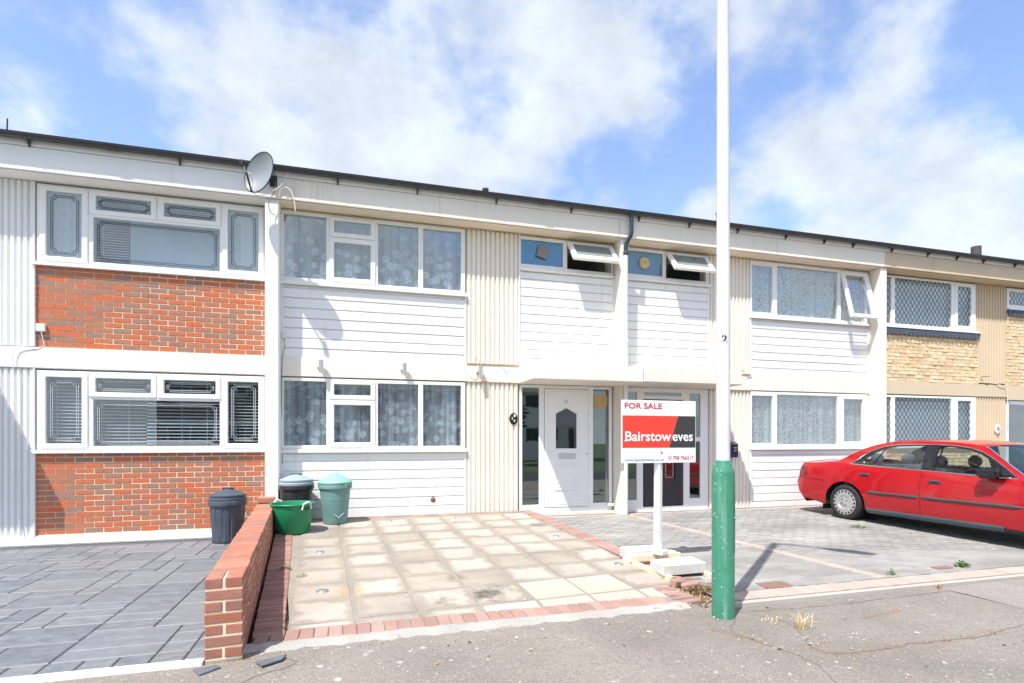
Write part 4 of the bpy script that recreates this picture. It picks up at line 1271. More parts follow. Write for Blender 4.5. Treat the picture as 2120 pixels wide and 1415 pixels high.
# =================================================================== RIGHT HOUSE (dark door)
hC = thing('terraced_house', 'cream and white boarded terraced house with dark front door behind the sale board', 'house', (7.6, 0, -.1))
C0, C1 = 4.548, 10.37
shell(hC, C0, C1, -.22, [(7.42, 10.20, 3.62, 4.62), (7.42, 10.20, 1.09, 2.10), (4.72, 6.40, 4.15, 4.62), (4.72, 6.38, -.07, 2.10)], 'cream_paint')
cl = lambda z0, z1, op: [((7.404, 7.888, z0 + .075, z1 - .085), None, 0, 'window_glass'), ((7.99, 9.485, z0 + .05, z1 - .055), None, 0, 'window_glass'),
      ((9.625, 10.115, z0 + .10, z1 - .11), (9.555, 10.235, z0 + .025, z1 - .03), op, 'window_glass')]
for z0, z1, op in ((3.59, 4.66, 14), (1.05, 2.13, 0)):
    window(hC, (7.362, 10.262, z0, z1), cl(z0, z1, op), sill=(z0 - .05, z0, .045, 7.355, 10.27),
           nets=[(7.38, 10.25, z0 + .01, z1 - .02, .075, 'leaf_net', int(z0 * 10) + 3, .02)])
boards(hC, 7.375, 10.28, BT, 3.538)
boards(hC, 7.375, 10.28, -.15, .998, .150)
box('floor_band', hC, 4.622, 10.29, -.042, .05, BB - .01, BT - .003, 'cream_paint', .006)
for z0, z1 in ((BT + .02, ZT), (-.13, BB - .01)):
    ribbed(hC, 6.455, 7.358, z0, z1, 'cream_paint')
box('sealant', hC, 4.63, 10.28, -.036, -.004, 4.664, 4.687, 'old_sealant', .004)
box('flashing', hC, 6.46, 7.36, -.056, .0, BT - .002, BT + .018, 'old_sealant', .003)
box('flashing', hC, 6.46, 7.36, -.048, .0, BB - .022, BB - .011, 'old_sealant', .003)
wS2 = window(hC, (4.645, 6.442, 4.112, 4.655), [((4.70, 5.458, 4.18, 4.60), None, 0, 'blue_film'), ((5.605, 6.29, 4.25, 4.565), (5.52, 6.375, 4.155, 4.63), 38, 'frosted_pane')],
             mat='upvc_aged', sill=(4.065, 4.112, .04, 4.625, 6.452))
fn = link('extractor_fan', lathe_me('extractor_fan', [(.105, 0), (.105, .03), (.095, .045), (.02, .05), (.02, .04), (0, .04)], 32, 'fan_cream'), wS2, (5.075, -.012, 4.395), (R(90), 0, 0))
boards(hC, 4.64, 6.44, BT, 4.062, .150)
box('canopy', hC, 4.603, 6.52, -.855, -.0425, 2.142, 2.388, 'cream_concrete', .016, 2)
orgc = (5.54, .03, 1.0)
panes_c = [((4.70, 4.945, .10, 2.06), 0), ((6.04, 6.275, 1.24, 2.06), 0), ((6.04, 6.275, .10, 1.16), 0), ((5.09, 5.86, 2.00, 2.06), 0)]
dset2 = link('door_frame', frame_me('door_frame', (4.66, 6.44, -.10, 2.14), [p[0] for p in panes_c] + [(5.07, 5.905, -.03, 1.93)], -.005, .07, 'upvc', .005, orgc), hC, orgc)
for g, _ in panes_c: pane(dset2, g, .02, 'door_glass')
od2 = (5.487, .03, .95)
bm = bmesh.new()
holed(bm, [(5.085, -.01), (5.89, -.01), (5.89, 1.915), (5.085, 1.915)], [(5.50, .47), (5.735, .47), (5.735, 1.50), (5.50, 1.50)], -.012, .04, od2)
leaf2 = link('door', bm_done(bm, 'door', 'door_dark'), hC, od2)
pane(leaf2, (5.50, 5.735, .47, 1.50), .012, 'door_glass')
molding(5.47, 5.765, .44, 1.53, -.0125, .016, 'panel_moulding', leaf2, 'door_dark')
leading(leaf2, (5.50, 5.735, .47, 1.50), [[(5.54, .5), (5.54, 1.47), (5.695, 1.47), (5.695, .5), (5.54, .5)], [(5.618, .74), (5.68, .86), (5.618, .98), (5.555, .86), (5.618, .74)], [(5.618, .82), (5.64, .86), (5.618, .90), (5.596, .86), (5.618, .82)]], .009, 'lead_pale', .011)
box('doorstep', hC, 4.66, 6.45, -.05, .05, -.34, -.1005, 'cream_concrete', .006)
box('party_pier', hC, 10.292, 10.452, -.30, .054, -.36, 4.687, 'cream_paint', .008)
rfC = eaves(hC, 4.602, 10.37, 'cream_paint', 'soffit_cream', 'roof_tile_grey', (4.784, 5.793, 6.812, 7.891, 8.802, 9.514), strip='white_paint')
link('roof_flue', lathe_me('roof_flue', [(.055, -.3), (.055, .18), (.07, .18), (.07, .22), (.0, .23)], 14, 'dish_grey'), rfC, (9.12, 3.3, 6.87))
link('wall_hook', tube_me('wall_hook', [(0, .03, 0), (0, -.07, 0), (.02, -.09, .0), (.12, -.09, .01)], .008, 'cable_white', 6), hC, (7.18, -.03, 2.58))

# =================================================================== FAR RIGHT HOUSE (tan)
hD = thing('terraced_house', 'tan painted terraced house with diamond leaded windows and split stone panels', 'house', (13.0, 0, -.15))
D0, D1 = 10.372, 16.3
shell(hD, D0, D1, -.36, [(10.56, 13.28, 3.62, 4.62), (10.56, 13.28, 1.09, 2.10), (14.42, 16.0, 4.25, 4.62), (14.42, 15.9, -.1, 2.08)], 'tan_paint')
def d_lights(z0, z1): return [((10.54, 10.895, z0 + .05, z1 - .045), None, 0, 'window_glass'), ((11.0, 12.616, z0 + .05, z1 - .045), None, 0, 'window_glass'),
      ((12.785, 13.192, z0 + .11, z1 - .09), (12.705, 13.32, z0 + .02, z1 - .025), 0, 'window_glass')]
for z0, z1 in ((3.595, 4.66), (1.05, 2.135)):
    L_ = d_lights(z0, z1)
    w = window(hD, (10.456, 13.348, z0, z1), L_, sill=(z0 - .04, z0, .05, 10.456, 13.40), nets=[(10.48, 13.33, z0 + .01, z1 - .12, .07, 'plain_net', int(z0 * 7), .012)])
    for gl, s, a, m_ in L_:
        leading(w, gl, diamonds(gl), .010, 'lead_blue', -.032 + (.0115 if s else .0215))
Ls = [((14.40, 15.12, 4.28, 4.585), None, 0, 'window_glass'), ((15.25, 16.0, 4.28, 4.585), None, 0, 'window_glass')]
w = window(hD, (14.335, 16.1, 4.20, 4.655), Ls, sill=(4.155, 4.20, .05, 14.32, 16.12), nets=[(14.36, 16.05, 4.2, 4.6, .07, 'plain_net', 77, .012)])
for gl, s, a, m_ in Ls: leading(w, gl, diamonds(gl), .010, 'lead_blue', -.0105)
def split_stone(x0, x1, z0, z1):
    pnl = box('stone_panel', hD, x0, x1, -.004, .05, z0, z1, 'mortar', 0)
    r = random.Random(int(x0 * 10 + z0 * 10)); z = z0 + .004
    variants = []
    for k in range(10):
        bm_ = bmesh.new()
        bmesh.ops.create_cube(bm_, size=1.0)
        bmesh.ops.subdivide_edges(bm_, edges=[e for e in bm_.edges if abs((e.verts[0].co - e.verts[1].co).x) > .5], cuts=3, use_grid_fill=True)
        for v in bm_.verts:
            if v.co.y < -.4:
                v.co.y += r.uniform(-.16, .10); v.co.z += r.uniform(-.05, .05)
                v.co.x *= .985
        variants.append(bm_done(bm_, 'stone', 'stone_tan'))
    while z < z1 - .03:
        h = min(.068, z1 - z - .004); x = x0 + r.uniform(-.15, 0)
        while x < x1 - .02:
            w_ = r.choice((.215, .225, .24, .22))
            a, b = max(x, x0 + .002), min(x + w_ - .004, x1 - .002)
            if b - a > .03:
                o = link('stone', r.choice(variants), pnl, ((a + b) / 2, -.012, z + h / 2))
                o.scale = (b - a, .05 + r.uniform(-.008, .012), h)
            x += w_
        z += h + .007
split_stone(10.46, 13.42, 2.43, 3.56)
split_stone(14.31, 16.2, 2.43, 4.16)
split_stone(10.46, 13.42, -.2, 1.01)
def scallops(x0, x1, z1):
    st = link('slate_strip', box_me(x1 - x0, .02, .06, 'slate_strip', .002), hD, ((x0 + x1) / 2, -.055, z1 - .03))
    bm_ = bmesh.new()
    pr = [(-.06, .06), (-.06, -.02)] + [(.06 * math.cos(R(180 + 18 * k)), -.02 + .055 * math.sin(R(180 + 18 * k))) for k in range(1, 10)] + [(.06, -.02), (.06, .06)]
    f = [bm_.verts.new((a, -.007, b)) for a, b in pr]; k_ = [bm_.verts.new((a, .007, b)) for a, b in pr]
    bm_.faces.new(f); bm_.faces.new(k_[::-1])
    for i in range(len(pr)):
        j = (i + 1) % len(pr); bm_.faces.new([f[j], f[i], k_[i], k_[j]])
    me = bm_done(bm_, 'slate', 'slate_strip')
    x = x0 + .06; n = 0
    while x < x1 - .03:
        link('slate', me, st, (x, -.072 - .001 * (n % 2), z1 - .075), (R(-9), 0, 0)); x += .121; n += 1
scallops(10.46, 13.45, 3.553)
scallops(14.31, 16.2, 4.153)
box('floor_band', hD, 10.454, 14.31, -.042, .05, BB, 2.428, 'tan_paint', .006)
box('floor_band', hD, 14.313, 16.3, -.046, .05, BB - .06, 2.428, 'tan_paint', .006)
for z0, z1 in ((2.465, ZT), (-.2, BB)):
    ribbed(hD, 13.36, 14.305, z0, z1, 'tan_paint')
dd = [((14.42, 15.0, .05, 2.0), None, 0, 'door_glass'), ((15.15, 15.9, .05, 2.0), None, 0, 'door_glass')]
window(hD, (14.345, 16.1, -.2, 2.085), dd, y=-.01)
pd_ = link('number_plaque', lathe_me('number_plaque', [(.10, 0), (.10, .008), (.09, .014), (0, .015)], 28, 'sign_white'), hD, (14.02, -.034, 1.43), (R(90), 0, 0)); pd_.scale = (.85, 1.15, 1)
mt_ = bmesh.new()
for k in range(6):
    a = 2 * math.pi * k / 6
    bmesh.ops.create_circle(mt_, cap_ends=True, segments=8, radius=.018, matrix=Matrix.Translation((.026 * math.cos(a), 0, .03 * math.sin(a))) @ Matrix.Rotation(R(90), 4, 'X'))
link('flower_motif', bm_done(mt_, 'flower_motif', 'paver_red'), hD, (14.02, -.051, 1.44))
link('wall_hook', tube_me('wall_hook', [(0, .03, 0), (0, -.06, 0), (.02, -.08, .0), (.14, -.08, .01)], .008, 'rust_stain', 6), hD, (13.52, -.03, 2.60))
link('cable', tube_me('cable', curve_pts([(-.2, 0, .02), (.05, -.03, -.02), (.25, -.02, -.1), (.30, -.02, -.45), (.33, -.01, -1.0)]), .006, 'cable_white', 6), hD, (14.0, -.04, 2.45))
rfD = eaves(hD, 10.372, 16.4, 'tan_paint', 'soffit_tan', 'roof_tile_brown', (10.506, 11.483, 12.3, 13.078, 14.035, 15.0), strip='white_paint', unions=(10.45,))
link('roof_flue', lathe_me('roof_flue', [(.11, -.4), (.11, .28), (.0, .28)], 10, 'roof_tile_grey'), rfD, (14.9, 1.0, 5.71))
# ------------------------------------------------------------------ garden wall
gw = thing('garden_wall', 'low red brick garden wall between the dark drive and the slab drive', 'wall', (-.80, -5.012, -.23), R(4.67), True)
rw = random.Random(8)
WL, WW = 4.66, .222
z0w = -.058 + .023                        # first whole course starts just above the pavement
z_first = -.213 + .23
core = box('mortar_core', gw, -WW / 2 + .004, WW / 2 - .004, .004, WL, -.12, z_first + 7 * .075 - .017, 'mortar', 0)
st_len = box_me(.104, .215, .065, 'brick_wall_red', .005)
hd_len = box_me(.222, .102, .065, 'brick_wall_red', .005)
foot = bmesh.new()
bm_box(foot, -.108, .108, .004, WL, -.115, z_first - .012)
link('footing', bm_done(foot, 'footing', 'brick_wall_red'), gw, (0, 0, 0))
nb = 0
for c in range(7):
    zc = z_first + c * .075 + .0325
    if c % 2 == 0 and c < 6:
        k = 0
        while k * .225 + .2 < WL:
            for sx in (-1, 1):
                link('brick', st_len, gw, (sx * .059 + rw.uniform(-.002, .002), .1075 + k * .225 + rw.uniform(-.002, .002), zc), (0, rw.uniform(-.012, .012), rw.uniform(-.008, .008)))
            k += 1
    elif c < 6:
        k = 0
        while k * .1125 + .1 < WL:
            link('brick', hd_len, gw, (rw.uniform(-.003, .003), .051 + k * .1125, zc), (rw.uniform(-.008, .008), 0, rw.uniform(-.008, .008)))
            k += 1
    else:                                  # capping course: two lengthwise at the end, then across
        for sx in (-1, 1):
            link('brick', st_len, gw, (sx * .059, .1075, zc + .002))
        y = .276
        while y + .05 < WL:
            link('brick', hd_len, gw, (rw.uniform(-.004, .004), y, zc + rw.uniform(-.002, .003)), (rw.uniform(-.012, .012), rw.uniform(-.01, .01), rw.uniform(-.01, .01)))
            y += .1125
link('brick', box_me(.222, .21, .07, 'brick_wall_red', .006), gw, (0, WL - .15, z_first + 7 * .075 + .034), (0, .01, .02))

# ------------------------------------------------------------------ bins and tub
def turned(name, prof, seg, mat, flute=None, smooth=35):
    vs, fs = [], []
    for k, (r, z) in enumerate(prof):
        for i in range(seg):
            a = 2 * math.pi * i / seg
            rr = r
            if flute and flute[0] <= k <= flute[1]:
                rr = r - flute[3] * (1 if (i * flute[2] // seg * 1.0) is not None and ((i * flute[2]) % seg) / seg < .18 else 0)
            vs.append((rr * math.cos(a), rr * math.sin(a), z))
    for k in range(len(prof) - 1):
        for i in range(seg):
            j = (i + 1) % seg
            fs.append((k * seg + i, k * seg + j, (k + 1) * seg + j, (k + 1) * seg + i))
    bm_ = bmesh.new()
    bv = [bm_.verts.new(v) for v in vs]
    for f in fs: bm_.faces.new([bv[i] for i in f])
    if prof[0][0] > 0: bm_.faces.new([bv[i] for i in range(seg)][::-1])
    bmesh.ops.remove_doubles(bm_, verts=bm_.verts, dist=1e-5)
    return bm_done(bm_, name, mat, smooth)
def dustbin(label, loc, H, rb, rt, body, lid, fluted, conical, rot=0., group='lidded dustbins'):
    t = thing('dustbin', label, 'bin', loc, rot, True, group)
    z1 = H * .80
    lerp = lambda f: rb + (rt - rb) * f
    prof = [(rb * .96, 0), (rb, .012), (lerp(.06), z1 * .08), (lerp(.10), z1 * .10), (lerp(.80), z1 * .80), (lerp(.84), z1 * .83), (rt, z1 * .86), (rt + .014, z1 * .875), (rt + .018, z1 * .96), (rt + .008, z1), (rt - .008, z1 + .004), (rt - .012, z1 - .02), (rt - .02, z1 * .6)]
    b = link('body', turned('body', prof, 112, body, (3, 4, 14, .011) if fluted else None), t)
    zl = z1 + .005
    if conical:
        lp = [(rt + .02, zl - .012), (rt + .023, zl + .006), (rt + .01, zl + .03), (rt - .02, zl + .045), (rt * .45, zl + (H - zl) * .74), (rt * .16, zl + (H - zl) * .98), (0, H)]
    else:
        lp = [(rt + .012, zl - .014), (rt + .014, zl + .016), (rt - .002, zl + .028), (rt - .004, zl + .036), (rt + .006, zl + .042), (rt + .006, zl + .062), (rt - .012, zl + .07), (rt * .6, zl + .105), (rt * .2, H), (0, H + .004)]
    l = link('lid', turned('lid', lp, 64, lid), t)
    if not conical:
        bmx = bmesh.new(); bm_box(bmx, -.075, .075, -.020, .020, -.004, .010)
        link('hand_grip', bm_done(bmx, 'hand_grip', 'black_plastic'), l, (0, 0, H + .002))
    for a in (R(-50), R(130)):
        g = box_me(.035, .13, .06, body, .012, 2)
        link('handle', g, t, ((rt + .012) * math.cos(a), (rt + .012) * math.sin(a), z1 * .93), (0, 0, a))
    return t, rt, z1
dustbin('dark slate grey fluted dustbin with matching lid by the brick panel', (-1.665, -.50, AZ), .735, .195, .228, 'plastic_dark_bin', 'plastic_dark_bin', True, False, R(-20))
dustbin('black dustbin with pale grey lid behind the green tub', (-.79, -.32, BZ(-.32)), .70, .19, .228, 'plastic_black_bin', 'plastic_lid_grey', False, False, R(-20))
tb, rt_, z1_ = dustbin('tall teal water bin with pale green conical lid under the lace window', (-.245, -.50, BZ(-.5)), .735, .168, .222, 'plastic_teal', 'plastic_teal_lid', False, True, R(10))
link('tap_lever', tube_me('tap_lever', curve_pts([(-.06, 0, .02), (-.02, -.01, -.015), (.0, -.012, -.03), (.03, -.012, 0), (.07, -.005, .03)]), .005, 'lead_pale', 7), tb, (.02, -.187, .13))
tub = thing('garden_tub', 'bright green flexible tub with white rope handles by the garden wall', 'tub', (-.775, -1.03, BZ(-1.03)), R(15), True)
prof = [(.205, 0), (.214, .014), (.222, .05), (.226, .055), (.266, .36), (.284, .375), (.290, .385), (.284, .396), (.268, .392), (.258, .36), (.212, .03), (0, .026)]
link('body', turned('body', prof, 72, 'plastic_green'), tub)
for a, s in ((R(-60), 1), (R(122), 1)):
    pts = []
    for k in range(-5, 6):
        b = a + k * .052
        rr = .292 + .012 * math.cos(k * .6)
        zz_ = .375 + .045 * math.cos(k * .33) - (.05 if abs(k) == 5 else 0)
        pts.append((rr * math.cos(b), rr * math.sin(b), zz_))
    link('rope_handle', tube_me('rope_handle', curve_pts(pts, 4), .0125, 'rope_white', 8), tub)
    for k in (-3, -1, 1, 3):
        b = a + k * .05
        link('slot', box_me(.006, .014, .035, 'black_plastic', .002), tub, (.2645 * math.cos(b), .2645 * math.sin(b), .33), (0, R(7), b))

# ------------------------------------------------------------------ sale board
sg = thing('sale_board', 'estate agent for sale board on white post weighted with concrete blocks', 'sign', (3.245, -3.55, -.16), 0, False)
bd = box('board', sg, 2.772, 3.690, -3.60, -3.588, .942, 1.624, 'sign_white', .002)
zr0, zr1, yb_ = 1.108, 1.458, -3.6015
def flat(name, pts, mat, parent, y):
    c = Vector((sum(p[0] for p in pts) / len(pts), y, sum(p[1] for p in pts) / len(pts)))
    return link(name, me_from(name, [(p[0] - c.x, 0, p[1] - c.z) for p in pts], [tuple(range(len(pts)))], mat), parent, c)
flat('red_field', [(2.782, zr0), (3.352, zr0), (3.462, zr1), (2.782, zr1)], 'sign_red', bd, yb_)
flat('dark_field', [(3.354, zr0), (3.683, zr0), (3.683, zr1), (3.464, zr1)], 'sign_dark', bd, yb_)
def words(txt, size, mat, x, z, off=0., width=None, parent=bd, y=-3.6025, shear=0.):
    me = text_me(txt, size, mat, off, shear, .0006)
    xs_ = [v.co.x for v in me.vertices]; w0 = max(xs_) - min(xs_)
    if width:
        k = width / w0
        me.transform(Matrix.Scale(k, 4, Vector((1, 0, 0)))); xs_ = [v.co.x for v in me.vertices]
    me.transform(Matrix.Translation((-min(xs_), 0, 0)))
    return link('lettering', me, parent, (x, y, z))
words('FOR SALE', .085, 'text_red', 2.808, 1.535, .0016, .455)
wb = words('Bairstow', .150, 'sign_white', 2.815, 1.183, .0022, .560)
words('eves', .150, 'sign_white', 3.392, 1.183, .0022, .258)
for sx_, w_ in ((2.806, .03),):       # slab serifs on the heavy roman capitals and stems
    flat('serif', [(sx_, 1.178), (sx_ + w_, 1.178), (sx_ + w_, 1.190), (sx_, 1.190)], 'sign_white', bd, -3.6032)
words('www.bairstoweves.co.uk', .050, 'text_grey', 2.812, .964, .0003, .475)
words('01708 766517', .060, 'text_red', 3.342, .975, .0004, .318)
link('bolt', lathe_me('bolt', [(.013, 0), (.013, .006), (0, .009)], 14, 'galvanised'), bd, (3.255, -3.6, 1.058), (R(90), 0, 0))
pst = link('post', box_me(.068, .068, 1.74, 'timber_white', .004), sg, (3.245, -3.55, .73), (0, R(.6), R(28)))
run = box_me(.058, .80, .045, 'timber_pale', .004)
for (xa, xb) in ((2.905, 2.995), (3.475, 3.445)):
    link('runner', run, sg, ((xa + xb) / 2, -3.82, -.150), (R(2.4), 0, math.atan2(-(xb - xa), .70) * -1))
for yy in (-3.50, -3.585):
    link('cross_rail', box_me(.62, .045, .07, 'timber_white' if yy > -3.55 else 'timber_pale', .004), sg, (3.19, yy, -.092), (0, 0, R(2)))
link('foot_plate', box_me(.14, .14, .045, 'timber_white', .004), sg, (3.225, -3.62, -.03), (0, 0, R(28)))
b1 = tag(link('concrete_block', box_me(.50, .25, .105, 'concrete_block', .006), None, (3.190, -4.02, -.094), (R(2.4), 0, R(2))), 'pale concrete block on the front of the sale board feet', 'block', 'blocks weighting the sale board')
b2 = tag(link('concrete_block', box_me(.47, .23, .105, 'concrete_block', .006), None, (3.14, -3.405, -.076), (R(2.4), 0, R(-1))), 'pale concrete block behind the post of the sale board', 'block', 'blocks weighting the sale board')
link_end = link('runner_end', box_me(.06, .10, .085, 'timber_pale', .004), sg, (3.50, -3.40, -.115), (R(2.4), 0, R(4)))

# ------------------------------------------------------------------ street lamp
lp = thing('street_lamp', 'white street lamp column with green base and number 2 on the pavement', 'street lamp', (2.91, -5.105, -.24), 0, True)
link('base', lathe_me('base', [(.089, -.12), (.089, 1.165), (.087, 1.185), (.066, 1.235), (.062, 1.262), (.055, 1.27)], 40, 'lamp_green', 30), lp)
col = link('column', lathe_me('column', [(.0545, 1.25), (.0545, 1.30), (.053, 2.60), (.0525, 2.605), (.0525, 2.622), (.0515, 2.63), (.049, 4.2), (.046, 5.40), (.040, 5.62), (.0, 5.64)], 32, 'lamp_white', 25), lp)
dbm = bmesh.new()
n_ = 9
for k in range(n_):
    pass
door_v, door_f = [], []
for k in range(n_ + 1):
    a = R(-62) + R(42) * k / n_
    for (rr, zz_) in ((.0905, .52), (.0915, .525), (.0915, 1.09), (.0905, 1.095)):
        door_v.append((rr * math.cos(a), rr * math.sin(a), zz_))
for k in range(n_):
    for q in range(3):
        door_f.append((4 * k + q, 4 * (k + 1) + q, 4 * (k + 1) + q + 1, 4 * k + q + 1))
link('access_door', me_from('access_door', door_v, door_f, 'lamp_green', 50), lp)
link('door_lock', lathe_me('door_lock', [(.012, 0), (.012, .006), (.005, .007), (.005, .002), (0, .002)], 12, 'galvanised'), lp, (.0905 * math.cos(R(-52)), .0905 * math.sin(R(-52)), .80), (0, R(90), R(-52)))
t2 = text_me('2', .085, 'sign_dark', .003)
# wrap the numeral round the column
for v in t2.vertices:
    a = R(-106) + (v.co.x - .03) / .0545
    v.co = Vector(((.0546 - v.co.y * .2) * math.cos(a), (.0546 - v.co.y * .2) * math.sin(a), v.co.z))
link('number', t2, lp, (0, 0, 2.225))
arm_d = Vector((.61, -.79, 0))
link('bracket_arm', tube_me('bracket_arm', curve_pts([(0, 0, 5.50), tuple(arm_d * .12 + Vector((0, 0, 5.63))), tuple(arm_d * .34 + Vector((0, 0, 5.66))), tuple(arm_d * .58 + Vector((0, 0, 5.67)))]), .027, 'lamp_white', 10), lp)
hd = bmesh.new()
secs = [(0, .03, .02), (.06, .06, .035), (.2, .095, .055), (.38, .105, .06), (.52, .085, .05), (.6, .03, .02)]
rings = []
for s_, w_, h_ in secs:
    rings.append([hd.verts.new((s_, w_ * math.cos(2 * math.pi * k / 12), h_ * math.sin(2 * math.pi * k / 12))) for k in range(12)])
for a, b in zip(rings[:-1], rings[1:]):
    for k in range(12):
        hd.faces.new([a[k], a[(k + 1) % 12], b[(k + 1) % 12], b[k]])
hd.faces.new(rings[0][::-1]); hd.faces.new(rings[-1])
ln = link('lantern', bm_done(hd, 'lantern', 'dish_grey', 50), lp, tuple(arm_d * .52 + Vector((0, 0, 5.67))), (0, 0, math.atan2(arm_d.y, arm_d.x)))

# ------------------------------------------------------------------ satellite dish
sd = thing('satellite_dish', 'grey satellite dish bracketed to the eaves above the white pier', 'satellite dish', (-1.10, -.36, 4.90), 0, False)
nrm = Vector((-.56, -.82, .06)).normalized()
q = nrm.to_track_quat('Z', 'Y')
def DR(x_, y_, z_): return (x_ * math.cos(R(24)) + y_ * math.sin(R(24)), -x_ * math.sin(R(24)) + y_ * math.cos(R(24)), z_)
dv, df = [], []
NR, NS = 7, 40
for k in range(NR + 1):
    r = k / NR
    for i in range(NS):
        a = 2 * math.pi * i / NS
        dv.append((DR(.228 * r * math.cos(a), .285 * r * math.sin(a), .075 * r * r)))
for k in range(NR):
    for i in range(NS):
        j = (i + 1) % NS
        df.append((k * NS + i, k * NS + j, (k + 1) * NS + j, (k + 1) * NS + i))
bm_ = bmesh.new()
bv = [bm_.verts.new(v) for v in dv]
for f in df: bm_.faces.new([bv[i] for i in f])
bmesh.ops.remove_doubles(bm_, verts=bm_.verts, dist=1e-5)
bmesh.ops.solidify(bm_, geom=bm_.faces[:], thickness=.006)
DC = Vector((-1.20, -.62, 4.88))
dish = link('reflector', bm_done(bm_, 'reflector', 'dish_grey', 50), sd, DC)
dish.rotation_euler = q.to_euler()
link('rim', tube_me('rim', [DR(.229 * math.cos(a_), .286 * math.sin(a_), .076) for a_ in [2 * math.pi * i / 40 for i in range(41)]], .008, 'black_plastic', 6), sd, DC).rotation_euler = q.to_euler()
foc = nrm * .34 + Vector((0, 0, -.02))
low = q @ Vector(DR(0, -.28, .075))
link('feed_arm', tube_me('feed_arm', [low, foc], .013, 'black_plastic', 8), sd, DC)
link('receiver', tube_me('receiver', [foc + nrm * .05, foc - nrm * .045], .032, 'black_plastic', 12), sd, DC)
link('cable', tube_me('cable', curve_pts([foc, foc + Vector((.02, 0, -.10)), foc + Vector((.10, 0, -.15)), low * .9 + Vector((0, 0, -.02)), low + Vector((.12, .05, -.02)), Vector((.20, .22, -.03)), Vector((.30, .22, .16)), Vector((.34, .22, .22))]), .005, 'cable_white', 6), sd, DC)
link('mount_arm', tube_me('mount_arm', [(0, 0, 0), (.02, .12, .0), (.03, .14, .05), (.055, .27, .05)], .018, 'black_plastic', 8), sd, DC + Vector((.01, .01, 0)))
link('mount_plate', box_me(.10, .02, .16, 'black_plastic', .004), sd, (-1.10, -.352, 4.93))
link('cable', tube_me('cable', curve_pts([(0, 0, .12), (.01, -.02, -.10), (-.03, -.03, -.22), (-.08, -.03, -.34), (-.06, -.02, -.46), (0, 0, -.50)]), .006, 'cable_grey', 6), sd, (-1.08, -.345, 4.94))
link('cable', tube_me('cable', curve_pts([(0, 0, 0), (.02, -.02, .10), (.10, -.04, .13), (.17, -.05, .06), (.21, -.05, -.08), (.22, -.04, -.20)]), .007, 'cable_white', 6), sd, (-1.02, -.335, 4.72))

# ------------------------------------------------------------------ letter box on the ribbed panel
mb = thing('letter_box', 'dark blue metal letter box on the ribbed panel beside the lamp column', 'letter box', (6.88, -.03, .90), 0, False)
body = prism('body', mb, [(-.031, .86), (-.15, .86), (-.15, 1.10), (-.031, 1.14)], 6.74, 6.99, 'mailbox_blue')
prism('flap', mb, [(-.031, 1.146), (-.165, 1.104), (-.165, 1.098), (-.031, 1.138)], 6.73, 7.0, 'mailbox_blue')
box('name_plate', mb, 6.90, 6.965, -.154, -.1505, 1.03, 1.05, 'fan_cream', .001)
link('lettering', text_me('19', .055, 'text_silver', .001), mb, (6.895, -.152, .965))

# ------------------------------------------------------------------ red saloon car, nose to the street
car = thing('parked_car', 'red four door saloon car parked nose out on the block drive', 'car', (8.68, -.605, -.135), -R(88.3), True)
car.rotation_euler = (0, R(.55), -R(88.3))
car.scale = (1.045, 1, 1)
def interp(x, tab):
    if x <= tab[0][0]: return tab[0][1]
    for (a, fa), (b, fb) in zip(tab[:-1], tab[1:]):
        if x <= b:
            t = (x - a) / (b - a); t = t * t * (3 - 2 * t) * .5 + t * .5
            return fa + (fb - fa) * t
    return tab[-1][1]
WT = [(0, .775), (.06, .80), (.16, .815), (.35, .826), (.9, .83), (3.3, .83), (3.8, .81), (4.15, .75), (4.35, .66), (4.45, .55)]
ST = [(.15, .95), (.22, .965), (.32, .985), (.45, 1.0), (.56, 1.0), (.70, .985), (.80, .962), (.88, .935), (.95, .90)]
SH = [(.0, .885), (.12, .905), (.35, .925), (.75, .955), (1.1, .92), (2.16, .888), (3.3, .852), (3.8, .80), (4.2, .72), (4.45, .62)]
UR = [(.20, .22), (.29, .15), (.40, .06), (.52, .01), (.58, 0), (.64, .035), (.66, .05), (.80, .06), (.90, .10), (.95, .12)]   # rear outline
UF = [(.20, 4.30), (.35, 4.42), (.5, 4.45), (.6, 4.44), (.7, 4.38), (.8, 4.25)]
Wd = lambda u: interp(u, WT)
body_y = lambda u, z: Wd(u) * interp(z, ST)
zs = lambda u: interp(u, SH)
HUBS = ((.975, .285), (3.76, .285)); AR = .357
def inside(p, poly):
    x, y = p; r = False; n = len(poly)
    for i in range(n):
        x1, y1 = poly[i]; x2, y2 = poly[(i + 1) % n]
        if (y1 > y) != (y2 > y) and x < (x2 - x1) * (y - y1) / (y2 - y1) + x1: r = not r
    return r
def cdt_surface(outline, holes, step, fy, side, extra=()):
    """triangulated (u,z) region mapped onto the car's flank"""
    pts = [Vector(p) for p in outline]; edges = [(i, (i + 1) % len(outline)) for i in range(len(outline))]
    for h in holes:
        b = len(pts); pts += [Vector(p) for p in h]; edges += [(b + i, b + (i + 1) % len(h)) for i in range(len(h))]
    us = [p[0] for p in outline]; zs_ = [p[1] for p in outline]
    def near(p):
        return any((Vector(p) - q_).length < step * .45 for q_ in pts)
    grid = []
    u = min(us) + step
    while u < max(us):
        z = min(zs_) + step * .5
        while z < max(zs_):
            p = (u, z)
            if inside(p, outline) and not any(inside(p, h) for h in holes) and not near(p): grid.append(Vector(p))
            z += step * .6
        u += step
    V, E_, F_, *_ = delaunay_2d_cdt(pts + grid, edges, [], 0, 1e-5)
    fs = []
    for f in F_:
        c = sum((V[i] for i in f), Vector((0, 0))) / len(f)
        if inside(c, outline) and not any(inside(c, h) for h in holes): fs.append(tuple(f))
    vs = [(v.x, side * fy(v.x, v.y), v.y) for v in V]
    return vs, fs
